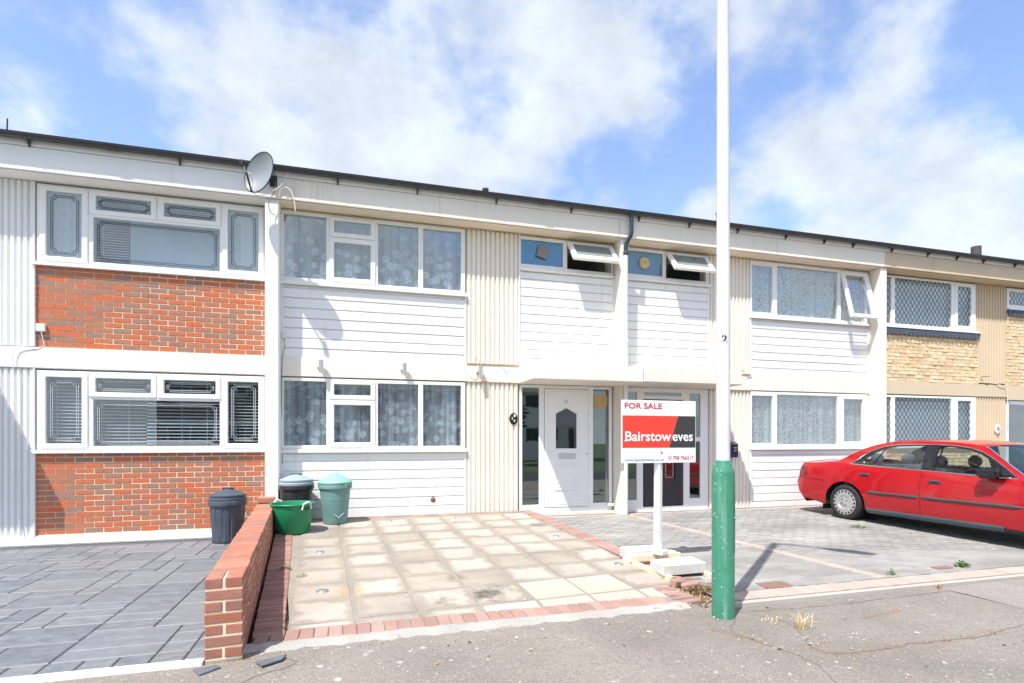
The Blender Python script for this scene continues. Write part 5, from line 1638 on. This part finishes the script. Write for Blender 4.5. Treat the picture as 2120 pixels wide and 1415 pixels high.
def side_outline():
    o = []
    for z in [.205, .25, .29, .34, .40, .46, .52, .56, .58, .61, .64, .66, .72, .80, .86]:
        o.append((interp(z, UR), z))
    o = [(.56, .225)] + [(.40, .255), (.28, .275)] + [p for p in o if p[1] >= .29]
    for u in [.10, .14, .2, .3, .45, .6, .75, .9, 1.1, 1.4, 1.7, 2.0, 2.3, 2.6, 2.9, 3.2, 3.5, 3.8, 4.0, 4.2]:
        o.append((u, zs(u)))
    for z in (.70, .6, .5, .42, .35, .27): o.append((interp(z, UF), z))
    o.append((4.1, .23))
    def arch(hu, hz):
        a0 = math.asin((.225 - hz) / AR) if .225 < hz else 0
        return [(hu + AR * math.cos(a), hz + AR * math.sin(a)) for a in [(-.17) + (math.pi + .34) * k / 22 for k in range(23)]]
    o += arch(*HUBS[1])
    o += [(u, .235) for u in (3.1, 2.8, 2.5, 2.2, 1.9, 1.6, 1.4)]
    o += arch(*HUBS[0])
    return o
so = side_outline()
bv_, bf_ = [], []
def addm(vs, fs, flip=False):
    b = len(bv_); bv_.extend(vs); bf_.extend([tuple(b + i for i in (f[::-1] if flip else f)) for f in fs])
for sd_ in (-1, 1):
    vs, fs = cdt_surface(so, [], .085, body_y, sd_)
    addm(vs, fs, sd_ == 1)
# rear face
def patch(rows, flip=False):
    b = len(bv_); n = len(rows[0])
    for r_ in rows: bv_.extend(r_)
    for i in range(len(rows) - 1):
        for j in range(n - 1):
            f = (b + i * n + j, b + i * n + j + 1, b + (i + 1) * n + j + 1, b + (i + 1) * n + j)
            bf_.append(f[::-1] if flip else f)
rows = []
for z in [.22, .29, .34, .40, .46, .52, .56, .58, .61, .64, .66, .72, .80, .86, .886]:
    u = interp(z, UR); w = body_y(u, z)
    rows.append([(u - .06 * (1 - (t * t)), t * w, z) for t in [-1 + .2 * k for k in range(11)]])
patch(rows)
rows = []
for z in [.25, .35, .42, .5, .6, .70]:
    u = interp(z, UF); w = body_y(u, z)
    rows.append([(u + .10 * (1 - t * t), t * w, z) for t in [-1 + .2 * k for k in range(11)]])
patch(rows, True)
def deck(us, crown):
    rows = []
    for u in us:
        z = zs(u); w = body_y(u, z)
        rows.append([(u, t * w, z + crown(u) * (1 - abs(t) ** 2.6)) for t in [-1, -.97, -.9, -.75, -.5, -.25, 0, .25, .5, .75, .9, .97, 1]])
    return rows
patch(deck([.10, .14, .2, .3, .45, .6, .75, .88], lambda u: .062), True)
patch(deck([3.30, 3.42, 3.55, 3.7, 3.8, 3.9, 4.0, 4.1, 4.2, 4.35], lambda u: .06), True)
bm_ = bmesh.new()
bb = [bm_.verts.new(v) for v in bv_]
for f in bf_:
    try: bm_.faces.new([bb[i] for i in f])
    except ValueError: pass
bmesh.ops.remove_doubles(bm_, verts=bm_.verts, dist=.0015)
cbody = link('body', bm_done(bm_, 'body', 'car_red', 28), car)
# cabin
RAIL = [(.80, .985), (1.0, 1.105), (1.25, 1.225), (1.58, 1.308), (1.9, 1.328), (2.33, 1.325), (2.65, 1.300), (2.86, 1.255), (3.0, 1.165), (3.2, 1.015), (3.42, .86)]
def cab_y(u, z):
    zb = zs(u); yb_c = body_y(u, zb)
    t = max(0, (z - zb) / (1.33 - zb))
    return yb_c - .03 * min(1, t * 8) - (yb_c - .60) * t ** 1.15
rail_pts = curve_pts([(a, b, 0) for a, b in RAIL], 4)
rail2 = [(p.x, p.y) for p in rail_pts]
cab_outline = [(u, zs(u) - .004) for u in (.80, 1.1, 1.4, 1.7, 2.0, 2.3, 2.6, 2.9, 3.2, 3.42)] + rail2[::-1]
DLO = [(1.02, .940), (1.07, .975), (1.17, 1.065), (1.31, 1.160), (1.5, 1.232), (1.7, 1.268), (1.95, 1.275), (2.25, 1.282), (2.5, 1.270), (2.70, 1.240), (2.86, 1.185), (3.02, 1.085), (3.17, .975), (3.305, .872), (2.9, .880), (2.4, .898), (1.9, .912), (1.4, .925)]
for sd_ in (-1, 1):
    vs, fs = cdt_surface(cab_outline, [DLO], .07, cab_y, sd_)
    link('pillar', me_from('pillar', vs, [f if sd_ == -1 else f[::-1] for f in fs], 'car_red', 30), car)
    vs, fs = cdt_surface(cab_outline, [DLO], .12, lambda u, z: cab_y(u, z) - .014, sd_)
    link('pillar_lining', me_from('pillar_lining', vs, fs, 'car_seat', 30), car)
    P1 = [(1.215, .949), (1.28, 1.045), (1.40, 1.135), (1.515, 1.190), (1.365, .940)]
    P2 = [(1.395, .938), (1.55, 1.205), (1.72, 1.243), (1.95, 1.252), (2.12, 1.258), (2.135, .917), (1.75, .927)]
    P3 = [(2.30, .913), (2.30, 1.256), (2.5, 1.244), (2.68, 1.215), (2.83, 1.162), (2.98, 1.068), (3.09, .985), (3.13, .893), (2.7, .901)]
    off = lambda u, z: cab_y(u, z) + .003
    vs, fs = cdt_surface(DLO, [P1, P2, P3], .08, off, sd_)
    link('window_surround', me_from('window_surround', vs, [f if sd_ == -1 else f[::-1] for f in fs], 'car_black', 30), car)
    inn = lambda u, z: cab_y(u, z) - .004
    for Pn in (P1, P2, P3):
        vs, fs = cdt_surface(Pn, [], .08, inn, sd_)
        link('window', me_from('window', vs, [f if sd_ == -1 else f[::-1] for f in fs], 'car_glass', 180), car)
    cp = [Vector((u, sd_ * (cab_y(u, z) + .004), z)) for u, z in DLO + [DLO[0]]]
    link('chrome_strip', tube_me('chrome_strip', cp, .0075, 'chrome', 6, False), car)
def top_rows(us, crown):
    rows = []
    for u in us:
        z = interp(u, RAIL)
        for a, b in zip(rail2[:-1], rail2[1:]):
            if a[0] <= u <= b[0]: z = a[1] + (b[1] - a[1]) * (u - a[0]) / max(1e-6, b[0] - a[0])
        w = cab_y(u, z)
        bow = .10 if u > 2.8 else (-.08 if u < 1.6 else 0)
        rows.append([(u + bow * crown[1] * (1 - t * t), t * w, z + crown[0] * (1 - t ** 2)) for t in [-1, -.9, -.7, -.45, -.2, 0, .2, .45, .7, .9, 1]])
    return rows
def grid_me(name, rows, mat):
    n = len(rows[0]); vs = [p for r_ in rows for p in r_]
    fs = [(i * n + j, (i + 1) * n + j, (i + 1) * n + j + 1, i * n + j + 1) for i in range(len(rows) - 1) for j in range(n - 1)]
    return me_from(name, vs, fs, mat, 40)
link('roof', grid_me('roof', top_rows([1.58, 1.7, 1.9, 2.1, 2.33, 2.5, 2.65, 2.78, 2.86], (.035, 0)), 'car_red'), car)
link('windscreen', grid_me('windscreen', top_rows([2.86, 2.93, 3.0, 3.1, 3.2, 3.3, 3.42], (.035, 1)), 'car_glass'), car)
link('rear_screen', grid_me('rear_screen', top_rows([.80, .9, 1.0, 1.12, 1.25, 1.4, 1.58], (.035, 1)), 'car_glass'), car)
for sd_ in (-1, 1):
    wr = [(p[0], sd_ * (cab_y(p[0], p[1]) - .004), p[1] + .008) for p in rail2 if 2.84 <= p[0] <= 3.42]
    link('screen_trim', tube_me('screen_trim', wr, .008, 'chrome', 6), car)
# interior
it = bmesh.new()
bm_box(it, .9, 3.5, -.70, .70, .25, .30)
for sy in (-.715, .715): bm_box(it, .9, 3.4, sy - .01, sy + .01, .25, .84)
bm_box(it, .78, 1.05, -.70, .70, .80, .90); bm_box(it, 3.1, 3.55, -.70, .70, .30, .83)
link('interior', bm_done(it, 'interior', 'car_seat'), car)
def seat(u0, y0, w):
    s_ = bmesh.new()
    v = bm_box(s_, u0, u0 + .45, y0 - w / 2, y0 + w / 2, .38, .50)
    v = bm_box(s_, u0 - .14, u0 + .02, y0 - w / 2, y0 + w / 2, .46, .93)
    for q_ in v[4:]: q_.co.x -= .12
    bmesh.ops.bevel(s_, geom=s_.edges[:], offset=.03, segments=2, affect='EDGES')
    st = link('seat', bm_done(s_, 'seat', 'car_seat', 40), car)
    h_ = bmesh.new(); bmesh.ops.create_uvsphere(h_, u_segments=14, v_segments=9, radius=1)
    bmesh.ops.scale(h_, vec=(.06, .135, .095), verts=h_.verts)
    link('headrest', bm_done(h_, 'headrest', 'car_seat', 60), st, (u0 - .27, y0, 1.02))
seat(2.42, -.37, .5); seat(2.42, .37, .5); seat(1.45, -.35, .62); seat(1.45, .35, .62)
sw = link('steering_wheel', tube_me('steering_wheel', [(0, .18 * math.cos(a_), .18 * math.sin(a_)) for a_ in [2 * math.pi * k / 24 for k in range(25)]], .014, 'car_black', 8, False), car, (2.98, -.36, .86), (0, R(-25), 0))
# panel gaps, trim, handles
def ribbon_side(name, pts, w, mat, sd_, lift=.0025, along=None):
    vs, fs = [], []
    for i, (u, z) in enumerate(pts):
        a = pts[max(i - 1, 0)]; b = pts[min(i + 1, len(pts) - 1)]
        d = Vector((b[0] - a[0], b[1] - a[1])).normalized(); n = Vector((-d.y, d.x)) * w / 2
        for s_ in (-1, 1):
            uu, zz_ = u + n.x * s_, z + n.y * s_
            vs.append((uu, sd_ * (body_y(uu, zz_) + lift), zz_))
    for i in range(len(pts) - 1): fs.append((2 * i, 2 * i + 1, 2 * i + 3, 2 * i + 2))
    return link(name, me_from(name, vs, fs, mat, 60), car)
for sd_ in (-1, 1):
    ribbon_side('door_gap', [(2.165 + .02 * (.88 - z), z) for z in [.885 - .03 * k for k in range(22)]], .006, 'car_black', sd_)
    ribbon_side('door_gap', [(3.36, .84), (3.40, .75), (3.41, .6), (3.41, .45), (3.40, .3), (3.40, .245)], .006, 'car_black', sd_)
    ribbon_side('door_gap', [(1.18, .915), (1.12, .85), (1.085, .76), (1.09, .68), (1.14, .615)], .004, 'car_black', sd_)
    ribbon_side('bumper_gap', [(.045, .655), (.12, .652), (.25, .645), (.4, .635), (.55, .63), (.62, .625)], .009, 'car_black', sd_)
    ribbon_side('fuel_gap', [(.60, .245), (.45, .26), (.3, .285), (.2, .32)], .004, 'car_black', sd_)
    for u0, u1 in ((1.36, 2.165), (2.18, 3.40), (3.42, 4.3)):
        if u0 > 3.41:
            u1 = 3.50
        n = 12
        pr = [(-.0, -.022), (.012, -.018), (.016, 0), (.012, .018), (0, .022)]
        vs, fs = [], []
        for i in range(n + 1):
            u = u0 + (u1 - u0) * i / n; z = .505 + .012 * (u - 1.36) / 2
            k_ = min(1, min(i, n - i) + .35)
            for dy_, dz_ in pr: vs.append((u, sd_ * (body_y(u, z + dz_) + dy_ * k_), z + dz_ * k_))
        for i in range(n):
            for j in range(4): fs.append((i * 5 + j, (i + 1) * 5 + j, (i + 1) * 5 + j + 1, i * 5 + j + 1))
        link('rubbing_strip', me_from('rubbing_strip', vs, fs, 'car_trim', 60), car)
    for hu, hz in ((1.315, .775), (2.36, .75)):
        yy = sd_ * (body_y(hu, hz))
        h = link('door_handle', box_me(.17, .028, .052, 'car_trim', .012, 2), car, (hu, yy, hz))
        link('grip', box_me(.11, .01, .020, 'car_black', .004), h, (hu + .01, yy + sd_ * .012, hz - .004))
    # sill skirt
    vs, fs = [], []
    n = 14
    for i in range(n + 1):
        u = 1.35 + (3.18 - 1.35) * i / n; z = .238 + .008 * i / n
        for dy_, dz_ in ((.004, .012), (.006, -.005), (-.004, -.045), (-.06, -.075)):
            vs.append((u, sd_ * (body_y(u, .25) + dy_), z + dz_))
    for i in range(n):
        for j in range(3): fs.append((i * 4 + j, (i + 1) * 4 + j, (i + 1) * 4 + j + 1, i * 4 + j + 1))
    link('sill', me_from('sill', vs, fs, 'car_sill', 60), car)
    # mirror
    m_ = bmesh.new(); bm_box(m_, -.125, .11, -.07, .07, -.065, .06)
    bmesh.ops.bevel(m_, geom=m_.edges[:], offset=.03, segments=3, affect='EDGES')
    link('door_mirror', bm_done(m_, 'door_mirror', 'car_black', 50), car, (3.06, sd_ * .88, .925), (0, 0, sd_ * R(-8)))
    link('mirror_stalk', box_me(.09, .12, .05, 'car_black', .012, 2), car, (3.16, sd_ * .80, .905))
    # tail light
    tl = [(.062, .665), (.062, .74), (.075, .83), (.09, .865), (.20, .862), (.225, .80), (.235, .675)]
    vs, fs = cdt_surface(tl, [], .05, lambda u, z: body_y(u, z) + .003, sd_)
    link('tail_light', me_from('tail_light', vs, [f if sd_ == -1 else f[::-1] for f in fs], 'tail_lens', 180), car)
    # mud flap, arch liner
    link('mud_flap', box_me(.018, .20, .22, 'black_plastic', .004), car, (.565, sd_ * .70, .235), (0, R(10), 0))
    for hu, hz in HUBS:
        vs, fs = [], []
        n = 20
        for k in range(n + 1):
            a = -.17 + (math.pi + .34) * k / n
            for yy in (.81, .42): vs.append((hu + AR * math.cos(a), sd_ * min(yy, body_y(hu + AR * math.cos(a), .4) - .004), hz + AR * math.sin(a)))
        for k in range(n): fs.append((2 * k, 2 * k + 1, 2 * k + 3, 2 * k + 2))
        link('arch_liner', me_from('arch_liner', vs, fs, 'black_plastic', 60), car)
        vs = [(hu + AR * math.cos(2 * math.pi * k / 24), sd_ * .42, hz + AR * math.sin(2 * math.pi * k / 24)) for k in range(24)]
        link('arch_liner', me_from('arch_liner', vs, [tuple(range(24))], 'black_plastic'), car)
fl_ = bmesh.new(); bm_box(fl_, .5, 4.2, -.6, .6, .19, .24)
link('underbody', bm_done(fl_, 'underbody', 'black_plastic'), car)
tyre_me = lathe_me('wheel', [(.205, -.085), (.22, -.092), (.268, -.092), (.286, -.08), (.296, -.055), (.297, 0), (.296, .055), (.286, .08), (.268, .092), (.22, .092), (.205, .085)], 48, 'tyre', 50)
cap_me = lathe_me('hubcap', [(.226, -.02), (.230, .0), (.226, .008), (.212, .009), (.170, .016), (.115, .022), (.108, .014), (.057, .016), (.05, .020), (0, .021)], 48, 'hubcap', 40)
sl = bmesh.new()
for k in range(18):
    a = 2 * math.pi * k / 18
    mtx = Matrix.Rotation(a, 4, 'Z') @ Matrix.Translation((.184, 0, .0135))
    g_ = bmesh.ops.create_cube(sl, size=1.0, matrix=mtx @ Matrix.Diagonal((.026, .028, .014, 1)))
for k in range(4):
    a = 2 * math.pi * k / 4 + .5
    bmesh.ops.create_cone(sl, cap_ends=True, segments=10, radius1=.012, radius2=.012, depth=.012, matrix=Matrix.Translation((.055 * math.cos(a), .055 * math.sin(a), .015)))
slot_me = bm_done(sl, 'vent_slot', 'black_plastic')
for i, (hu, hz) in enumerate(HUBS):
    for sd_ in (-1, 1):
        dz = 0 if i == 0 else -.026
        w = link('wheel', tyre_me, car, (hu, sd_ * .725, hz + dz + .010), (R(90) * (1 if sd_ == -1 else -1), 0, 0))
        FR[w] = Vector((0, 0, 0)); w.scale = (1 / 1.045, 1, 1)
        link('hubcap', cap_me, w, (0, 0, .078)); link('vent_slot', slot_me, w, (0, 0, .078), kind='stuff')

# ------------------------------------------------------------------ plants, weeds and litter
def tuft(name, label, loc, n, h, spread, mat, seed, cat='grass', lean=.5, wid=.004, group=None):
    r = random.Random(seed); bm_ = bmesh.new()
    for k in range(n):
        a = r.uniform(0, 6.28); l = h * r.uniform(.45, 1.0); s_ = r.uniform(.1, 1) * lean
        bx, by = r.gauss(0, spread), r.gauss(0, spread * .55)
        d = Vector((math.cos(a), math.sin(a), 0)); sdv = Vector((-d.y, d.x, 0)) * wid
        p0_ = Vector((bx, by, -.005)); p1_ = p0_ + d * l * s_ * .4 + Vector((0, 0, l * .62)); p2_ = p0_ + d * l * s_ + Vector((0, 0, l * (1 - .3 * s_)))
        v = [bm_.verts.new(q_) for q_ in (p0_ - sdv, p0_ + sdv, p1_ + sdv * .8, p1_ - sdv * .8, p2_)]
        bm_.faces.new([v[0], v[1], v[2], v[3]]); bm_.faces.new([v[3], v[2], v[4]])
    o = link(name, bm_done(bm_, name, mat, recalc=False), None, loc)
    if cat is None:
        o['kind'] = 'stuff'; o['label'] = label
        return o
    return tag(o, label, cat, group)
def leafy(name, label, loc, n, size, spread, mat, seed, group=None):
    r = random.Random(seed); bm_ = bmesh.new()
    for k in range(n):
        a = r.uniform(0, 6.28); d = r.random() ** .6 * spread
        c = Vector((d * math.cos(a), d * math.sin(a) * .7, r.uniform(.004, .05) * (1.2 - d / spread)))
        s_ = size * r.uniform(.5, 1.1); yaw = r.uniform(0, 6.28); pit = r.uniform(-.2, .9)
        m_ = Matrix.Translation(c) @ Matrix.Rotation(yaw, 4, 'Z') @ Matrix.Rotation(-pit, 4, 'Y')
        v = [bm_.verts.new(m_ @ Vector(p)) for p in ((0, 0, 0), (s_ * .5, s_ * .28, .004), (s_, 0, 0), (s_ * .5, -s_ * .28, .004))]
        bm_.faces.new(v)
    return tag(link(name, bm_done(bm_, name, mat, recalc=False), None, loc), label, 'weed', group)
def clump(name, label, loc, n, size, sx, sy, mat, seed, kind='stuff', cat=None):
    r = random.Random(seed); bm_ = bmesh.new()
    for k in range(n):
        x_, y_ = r.gauss(0, sx), r.gauss(0, sy); s_ = size * r.uniform(.4, 1.2)
        m_ = Matrix.Translation((x_, y_, s_ * .25)) @ Matrix.Rotation(r.uniform(0, 6.28), 4, 'Z') @ Matrix.Diagonal((s_, s_ * r.uniform(.5, 1), s_ * r.uniform(.3, .8), 1))
        bmesh.ops.create_icosphere(bm_, subdivisions=1, radius=.6, matrix=m_)
    o = link(name, bm_done(bm_, name, mat, 80), None, loc, kind=kind)
    o['label'] = label
    if cat: o['category'] = cat
    return o
gp = 'dry grass in the pavement cracks'
tuft('grass_tuft', 'tall dry straw coloured grass tuft right of the lamp column', (3.33, -5.50, PVZ(-5.5)), 55, .15, .035, 'dry_grass', 1, lean=1.3, wid=.0018, group=gp)
tuft('grass_tuft', 'low dry grass strip leading from the kerb corner to the tall tuft', (3.25, -5.27, PVZ(-5.27)), 70, .03, .05, 'dry_grass', 2, cat=None, lean=1.5, wid=.002)
tuft('grass_tuft', 'small dry grass tuft where the smooth tarmac patch meets the pale kerb', (5.44, -4.99, PVZ(-4.99)), 30, .07, .02, 'dead_plant', 3, wid=.0025, group=gp)
gw_ = 'green weeds in the block paving'
leafy('weed', 'small green weed near the rear wheel of the red car', (7.40, -2.36, CZ(-2.36)), 90, .035, .13, 'weed_green', 5, gw_)
leafy('weed', 'larger green weed beside the pale kerb course below the car', (6.414, -4.53, CZ(-4.53)), 110, .04, .085, 'weed_green', 6, gw_)
leafy('weed', 'tiny green weed at the end of the pale divider course', (5.324, -4.59, CZ(-4.59)), 40, .03, .05, 'weed_green', 7, gw_)
leafy('weed', 'thin green weed along the foot of the garden wall', (-.66, -2.9, BZ(-2.9)), 40, .03, .06, 'weed_green', 8, gw_)
leafy('weed', 'sparse weed in the joint between slabs and brick edging', (-.47, -3.2, BZ(-3.2)), 30, .022, .05, 'weed_green', 9, gw_)
tuft('dead_plant', 'withered brown plant heaped at the corner between board and lamp', (3.10, -4.52, PVZ(-4.5)), 220, .13, .06, 'dead_plant', 12, 'plant', 1.6, .0045)
clump('dead_debris', 'dry leaf and moss debris between the tumbled bricks and the lamp', (3.02, -4.66, PVZ(-4.66) + .004), 260, .024, .14, .09, 'dead_plant', 13)
clump('soil', 'sandy gravel fringe along the kerb end by the lamp', (2.72, -4.93, PVZ(-4.93) - .006), 160, .022, .22, .035, 'joint_concrete', 14)
rk = random.Random(44)
def crack(name, label, pts, n, size, jit, mat, seed):
    r = random.Random(seed); bm_ = bmesh.new()
    c = curve_pts([(p[0], p[1], 0) for p in pts], 6)
    for k in range(n):
        t = (int(r.random() * 9) / 9 + min(.11, abs(r.gauss(0, .03)))) * (len(c) - 1) if r.random() < .75 else r.random() * (len(c) - 1); t = min(t, len(c) - 1.001); i = int(t); q_ = c[i].lerp(c[min(i + 1, len(c) - 1)], t - i)
        x_, y_ = q_.x + r.gauss(0, jit), q_.y + r.gauss(0, jit); s_ = size * r.uniform(.4, 1.2)
        m_ = Matrix.Translation((x_, y_, PVZ(y_) + s_ * .08)) @ Matrix.Rotation(r.uniform(0, 6.28), 4, 'Z') @ Matrix.Diagonal((s_, s_ * .7, s_ * .35, 1))
        bmesh.ops.create_icosphere(bm_, subdivisions=1, radius=.6, matrix=m_)
    o = link(name, bm_done(bm_, name, mat, 80), None, (0, 0, 0), kind='stuff'); o['label'] = label
crack('moss', 'rusty moss line in the pavement seam right of the lamp', [(3.05, -5.85), (3.2, -5.98), (3.55, -5.96), (4.0, -5.97), (4.35, -5.98), (5.0, -5.9)], 420, .011, .022, 'moss_rust', 31)
crack('moss', 'moss patch in the pavement below the lamp', [(2.62, -5.33), (2.72, -5.50), (2.80, -5.62), (2.84, -5.8), (2.9, -6.1)], 220, .010, .018, 'moss_rust', 32)
crack('moss', 'short moss smear in the pavement before the block drive', [(4.0, -5.45), (4.25, -5.42), (4.5, -5.36)], 130, .010, .016, 'moss_rust', 33)
crack('gravel', 'dry grit along the pavement seam below the white edge strip', [(3.1, -4.97), (3.35, -5.12), (3.6, -5.10), (4.2, -5.06), (5.4, -5.04)], 240, .012, .02, 'joint_concrete', 34)
def fissure(pts, seed, w=.006):
    r = random.Random(seed); c = curve_pts([(p[0], p[1], 0) for p in pts], 9)
    vs, fs = [], []
    for i, q_ in enumerate(c):
        x_, y_ = q_.x + r.gauss(0, .008), q_.y + r.gauss(0, .008)
        ww = w * r.uniform(.3, 1.2)
        d = (c[min(i + 1, len(c) - 1)] - c[max(i - 1, 0)]).normalized()
        for s_ in (-1, 1): vs.append((x_ - d.y * ww * s_, y_ + d.x * ww * s_, PVZ(y_) + .0025))
    for i in range(len(c) - 1): fs.append((2 * i, 2 * i + 1, 2 * i + 3, 2 * i + 2))
    pv = bpy.data.objects['pavement']
    link('crack', me_from('crack', vs, fs, 'tarmac_seam'), pv)
fissure([(2.99, -5.17), (2.75, -5.42), (2.82, -5.68), (2.9, -6.0), (2.75, -6.5)], 61, .003)
fissure([(3.1, -5.02), (3.3, -5.4), (3.1, -5.85), (3.3, -5.98), (3.9, -5.97), (4.5, -5.98), (5.4, -5.86)], 62, .003)
fissure([(-.45, -5.02), (-.36, -5.16), (-.62, -5.33), (-.55, -5.6)], 63, .003)
fissure([(3.2, -5.06), (3.9, -5.12), (4.7, -5.10), (5.42, -5.06)], 64, .003)
crack('gravel', 'dry grit along the front of the slab drive kerb', [(-.6, -4.95), (.2, -4.945), (1.2, -4.935), (2.2, -4.92), (2.75, -4.93)], 330, .010, .012, 'joint_concrete', 35)
crack('moss', 'dry crumbs of moss along the front of the slab drive kerb', [(-.7, -5.0), (-.5, -4.97), (.4, -4.95), (1.6, -4.94)], 90, .009, .01, 'dead_plant', 36)
def bits(name, label, n, xr, yr, zf, size, mat, seed):
    r = random.Random(seed); bm_ = bmesh.new()
    for k in range(n):
        x_, y_ = r.uniform(*xr), r.uniform(*yr); s_ = size * r.uniform(.4, 1.3); a = r.uniform(0, 6.28)
        m_ = Matrix.Translation((x_, y_, zf(y_) + .005)) @ Matrix.Rotation(a, 4, 'Z') @ Matrix.Rotation(r.uniform(-.4, .4), 4, 'X')
        v = [bm_.verts.new(m_ @ Vector(p)) for p in ((-s_, -s_ * .4, 0), (s_ * .6, -s_ * .5, .004), (s_, s_ * .3, .002), (-s_ * .3, s_ * .5, .006))]
        bm_.faces.new(v)
    o = link(name, bm_done(bm_, name, mat, recalc=False), None, (0, 0, 0), kind='stuff'); o['label'] = label
bits('leaf_litter', 'scattered dry leaf bits on the pavement', 70, (-.5, 5.5), (-6.6, -5.0), PVZ, .014, 'litter', 51)
bits('leaf_litter', 'scattered dry bits on the block drive', 45, (3.2, 9), (-4.6, -.6), CZ, .016, 'litter', 52)
bits('leaf_litter', 'small dry bits on the slab drive', 40, (-.3, 2.7), (-4.6, -.4), lambda y_: BZ(y_) + .003, .010, 'litter', 53)
for (lab, pts, zz_) in (('broken slate shard on the pavement left of the wall end', [(-.96, -5.09), (-.83, -5.06), (-.80, -5.10), (-.90, -5.19)], .022),
                   ('broken slate shard on the pavement right of the wall end', [(-.60, -5.09), (-.42, -5.03), (-.44, -5.10), (-.55, -5.17)], .03)):
    me, ctr = inset_prism_me('slate_shard', pts, [PVZ(p[1]) + zz_ * (.5 + .5 * (p[0] + 1)) for p in pts], .012, .003, 'slate_shard')
    tag(link('slate_shard', me, None, ctr), lab, 'slate', 'broken slates by the wall end')

# ------------------------------------------------------------------ across the road: what the panes reflect
def opp_house(x0, x1, brick, label):
    t = thing('terraced_house', label, 'house', ((x0 + x1) / 2, -31, -.4))
    yw = -31.0
    ops = [(x0 + .6, x0 + 3.3, 3.6, 4.65), (x0 + .6, x0 + 3.3, 1.0, 2.1), (x0 + 4.0, x0 + 5.3, 4.1, 4.65), (x0 + 4.1, x0 + 5.2, -.3, 2.1)]
    org = ((x0 + x1) / 2, yw, 2.2)
    link('wall', frame_me('wall', (x0, x1, -.5, 5.1), ops, yw - .2, yw, 'opp_brick' if brick else 'opp_white', 0, org), t, org)
    box('floor_band', t, x0, x1, yw, yw + .08, 2.15, 2.45, 'opp_white', .01)
    box('fascia', t, x0, x1, yw, yw + .35, 4.75, 5.12, 'opp_white', .01)
    for o_ in ops:
        cxm = (o_[0] + o_[1]) / 2
        hl = [(o_[0] + .06, cxm - .04, o_[2] + .06, o_[3] - .06), (cxm + .04, o_[1] - .06, o_[2] + .06, o_[3] - .06)]
        og = (cxm, yw, (o_[2] + o_[3]) / 2)
        w_ = link('window', frame_me('window', o_, hl, yw - .05, yw + .02, 'opp_white', 0, og), t, og)
        for h_ in hl: box('pane', w_, h_[0], h_[1], yw - .03, yw - .02, h_[2], h_[3], 'car_black', 0)
    vs = [(x0, yw + .4, 5.1), (x1, yw + .4, 5.1), (x1, yw - 3.7, 6.6), (x0, yw - 3.7, 6.6), (x1, yw - 7.5, 5.1), (x0, yw - 7.5, 5.1)]
    c = Vector(((x0 + x1) / 2, yw, 5.1))
    link('roof', me_from('roof', [Vector(v) - c for v in vs], [(0, 1, 2, 3), (3, 2, 4, 5), (1, 4, 2), (0, 3, 5)], 'roof_tile_grey'), t, c)
opp_house(-6, 0, False, 'white terraced house across the road, mirrored left of the front door')
opp_house(0, 6, True, 'brown brick terraced house across the road, mirrored in the window panes')
opp_house(6, 12, True, 'brown brick terraced house across the road, mirrored right of the front door')
opp_house(12, 18, False, 'white terraced house across the road, mirrored in the far right windows')
opp_house(-12, -6, True, 'brown brick terraced house across the road, mirrored in the leaded windows')
def tree(loc, h, rad, seed, label):
    t = thing('tree', label, 'tree', loc, 0, True)
    r = random.Random(seed)
    link('trunk', tube_me('trunk', [(0, 0, 0), (.1, .05, h * .3), (.05, .15, h * .65), (.1, .1, h * .85)], .1, 'bark', 8, radii=[.18, .14, .09, .03]), t)
    bm_ = bmesh.new()
    for k in range(1600):
        a = r.uniform(0, 6.28); ph = math.acos(r.uniform(-1, 1)); rr = rad * r.uniform(.35, 1) * (1 + .25 * math.sin(3 * a + seed) * math.sin(2 * ph))
        c = Vector((rr * math.sin(ph) * math.cos(a), rr * math.sin(ph) * math.sin(a), h * .68 + rr * .8 * math.cos(ph)))
        s_ = r.uniform(.08, .18)
        m_ = Matrix.Translation(c) @ Matrix.Rotation(r.uniform(0, 6.28), 4, 'Z') @ Matrix.Rotation(r.uniform(-1, 1), 4, 'X')
        bm_.faces.new([bm_.verts.new(m_ @ Vector(p)) for p in ((-s_, -s_ * .5, 0), (s_, -s_ * .5, 0), (s_, s_ * .5, 0), (-s_, s_ * .5, 0))])
    link('crown', bm_done(bm_, 'crown', 'foliage', recalc=False), t)
tree((-2.5, -24, -.42), 5.2, 1.5, 1, 'street tree across the road, mirrored in the lower lace windows')
tree((9.5, -25, -.42), 4.6, 1.3, 2, 'street tree across the road, mirrored in the far right panes')
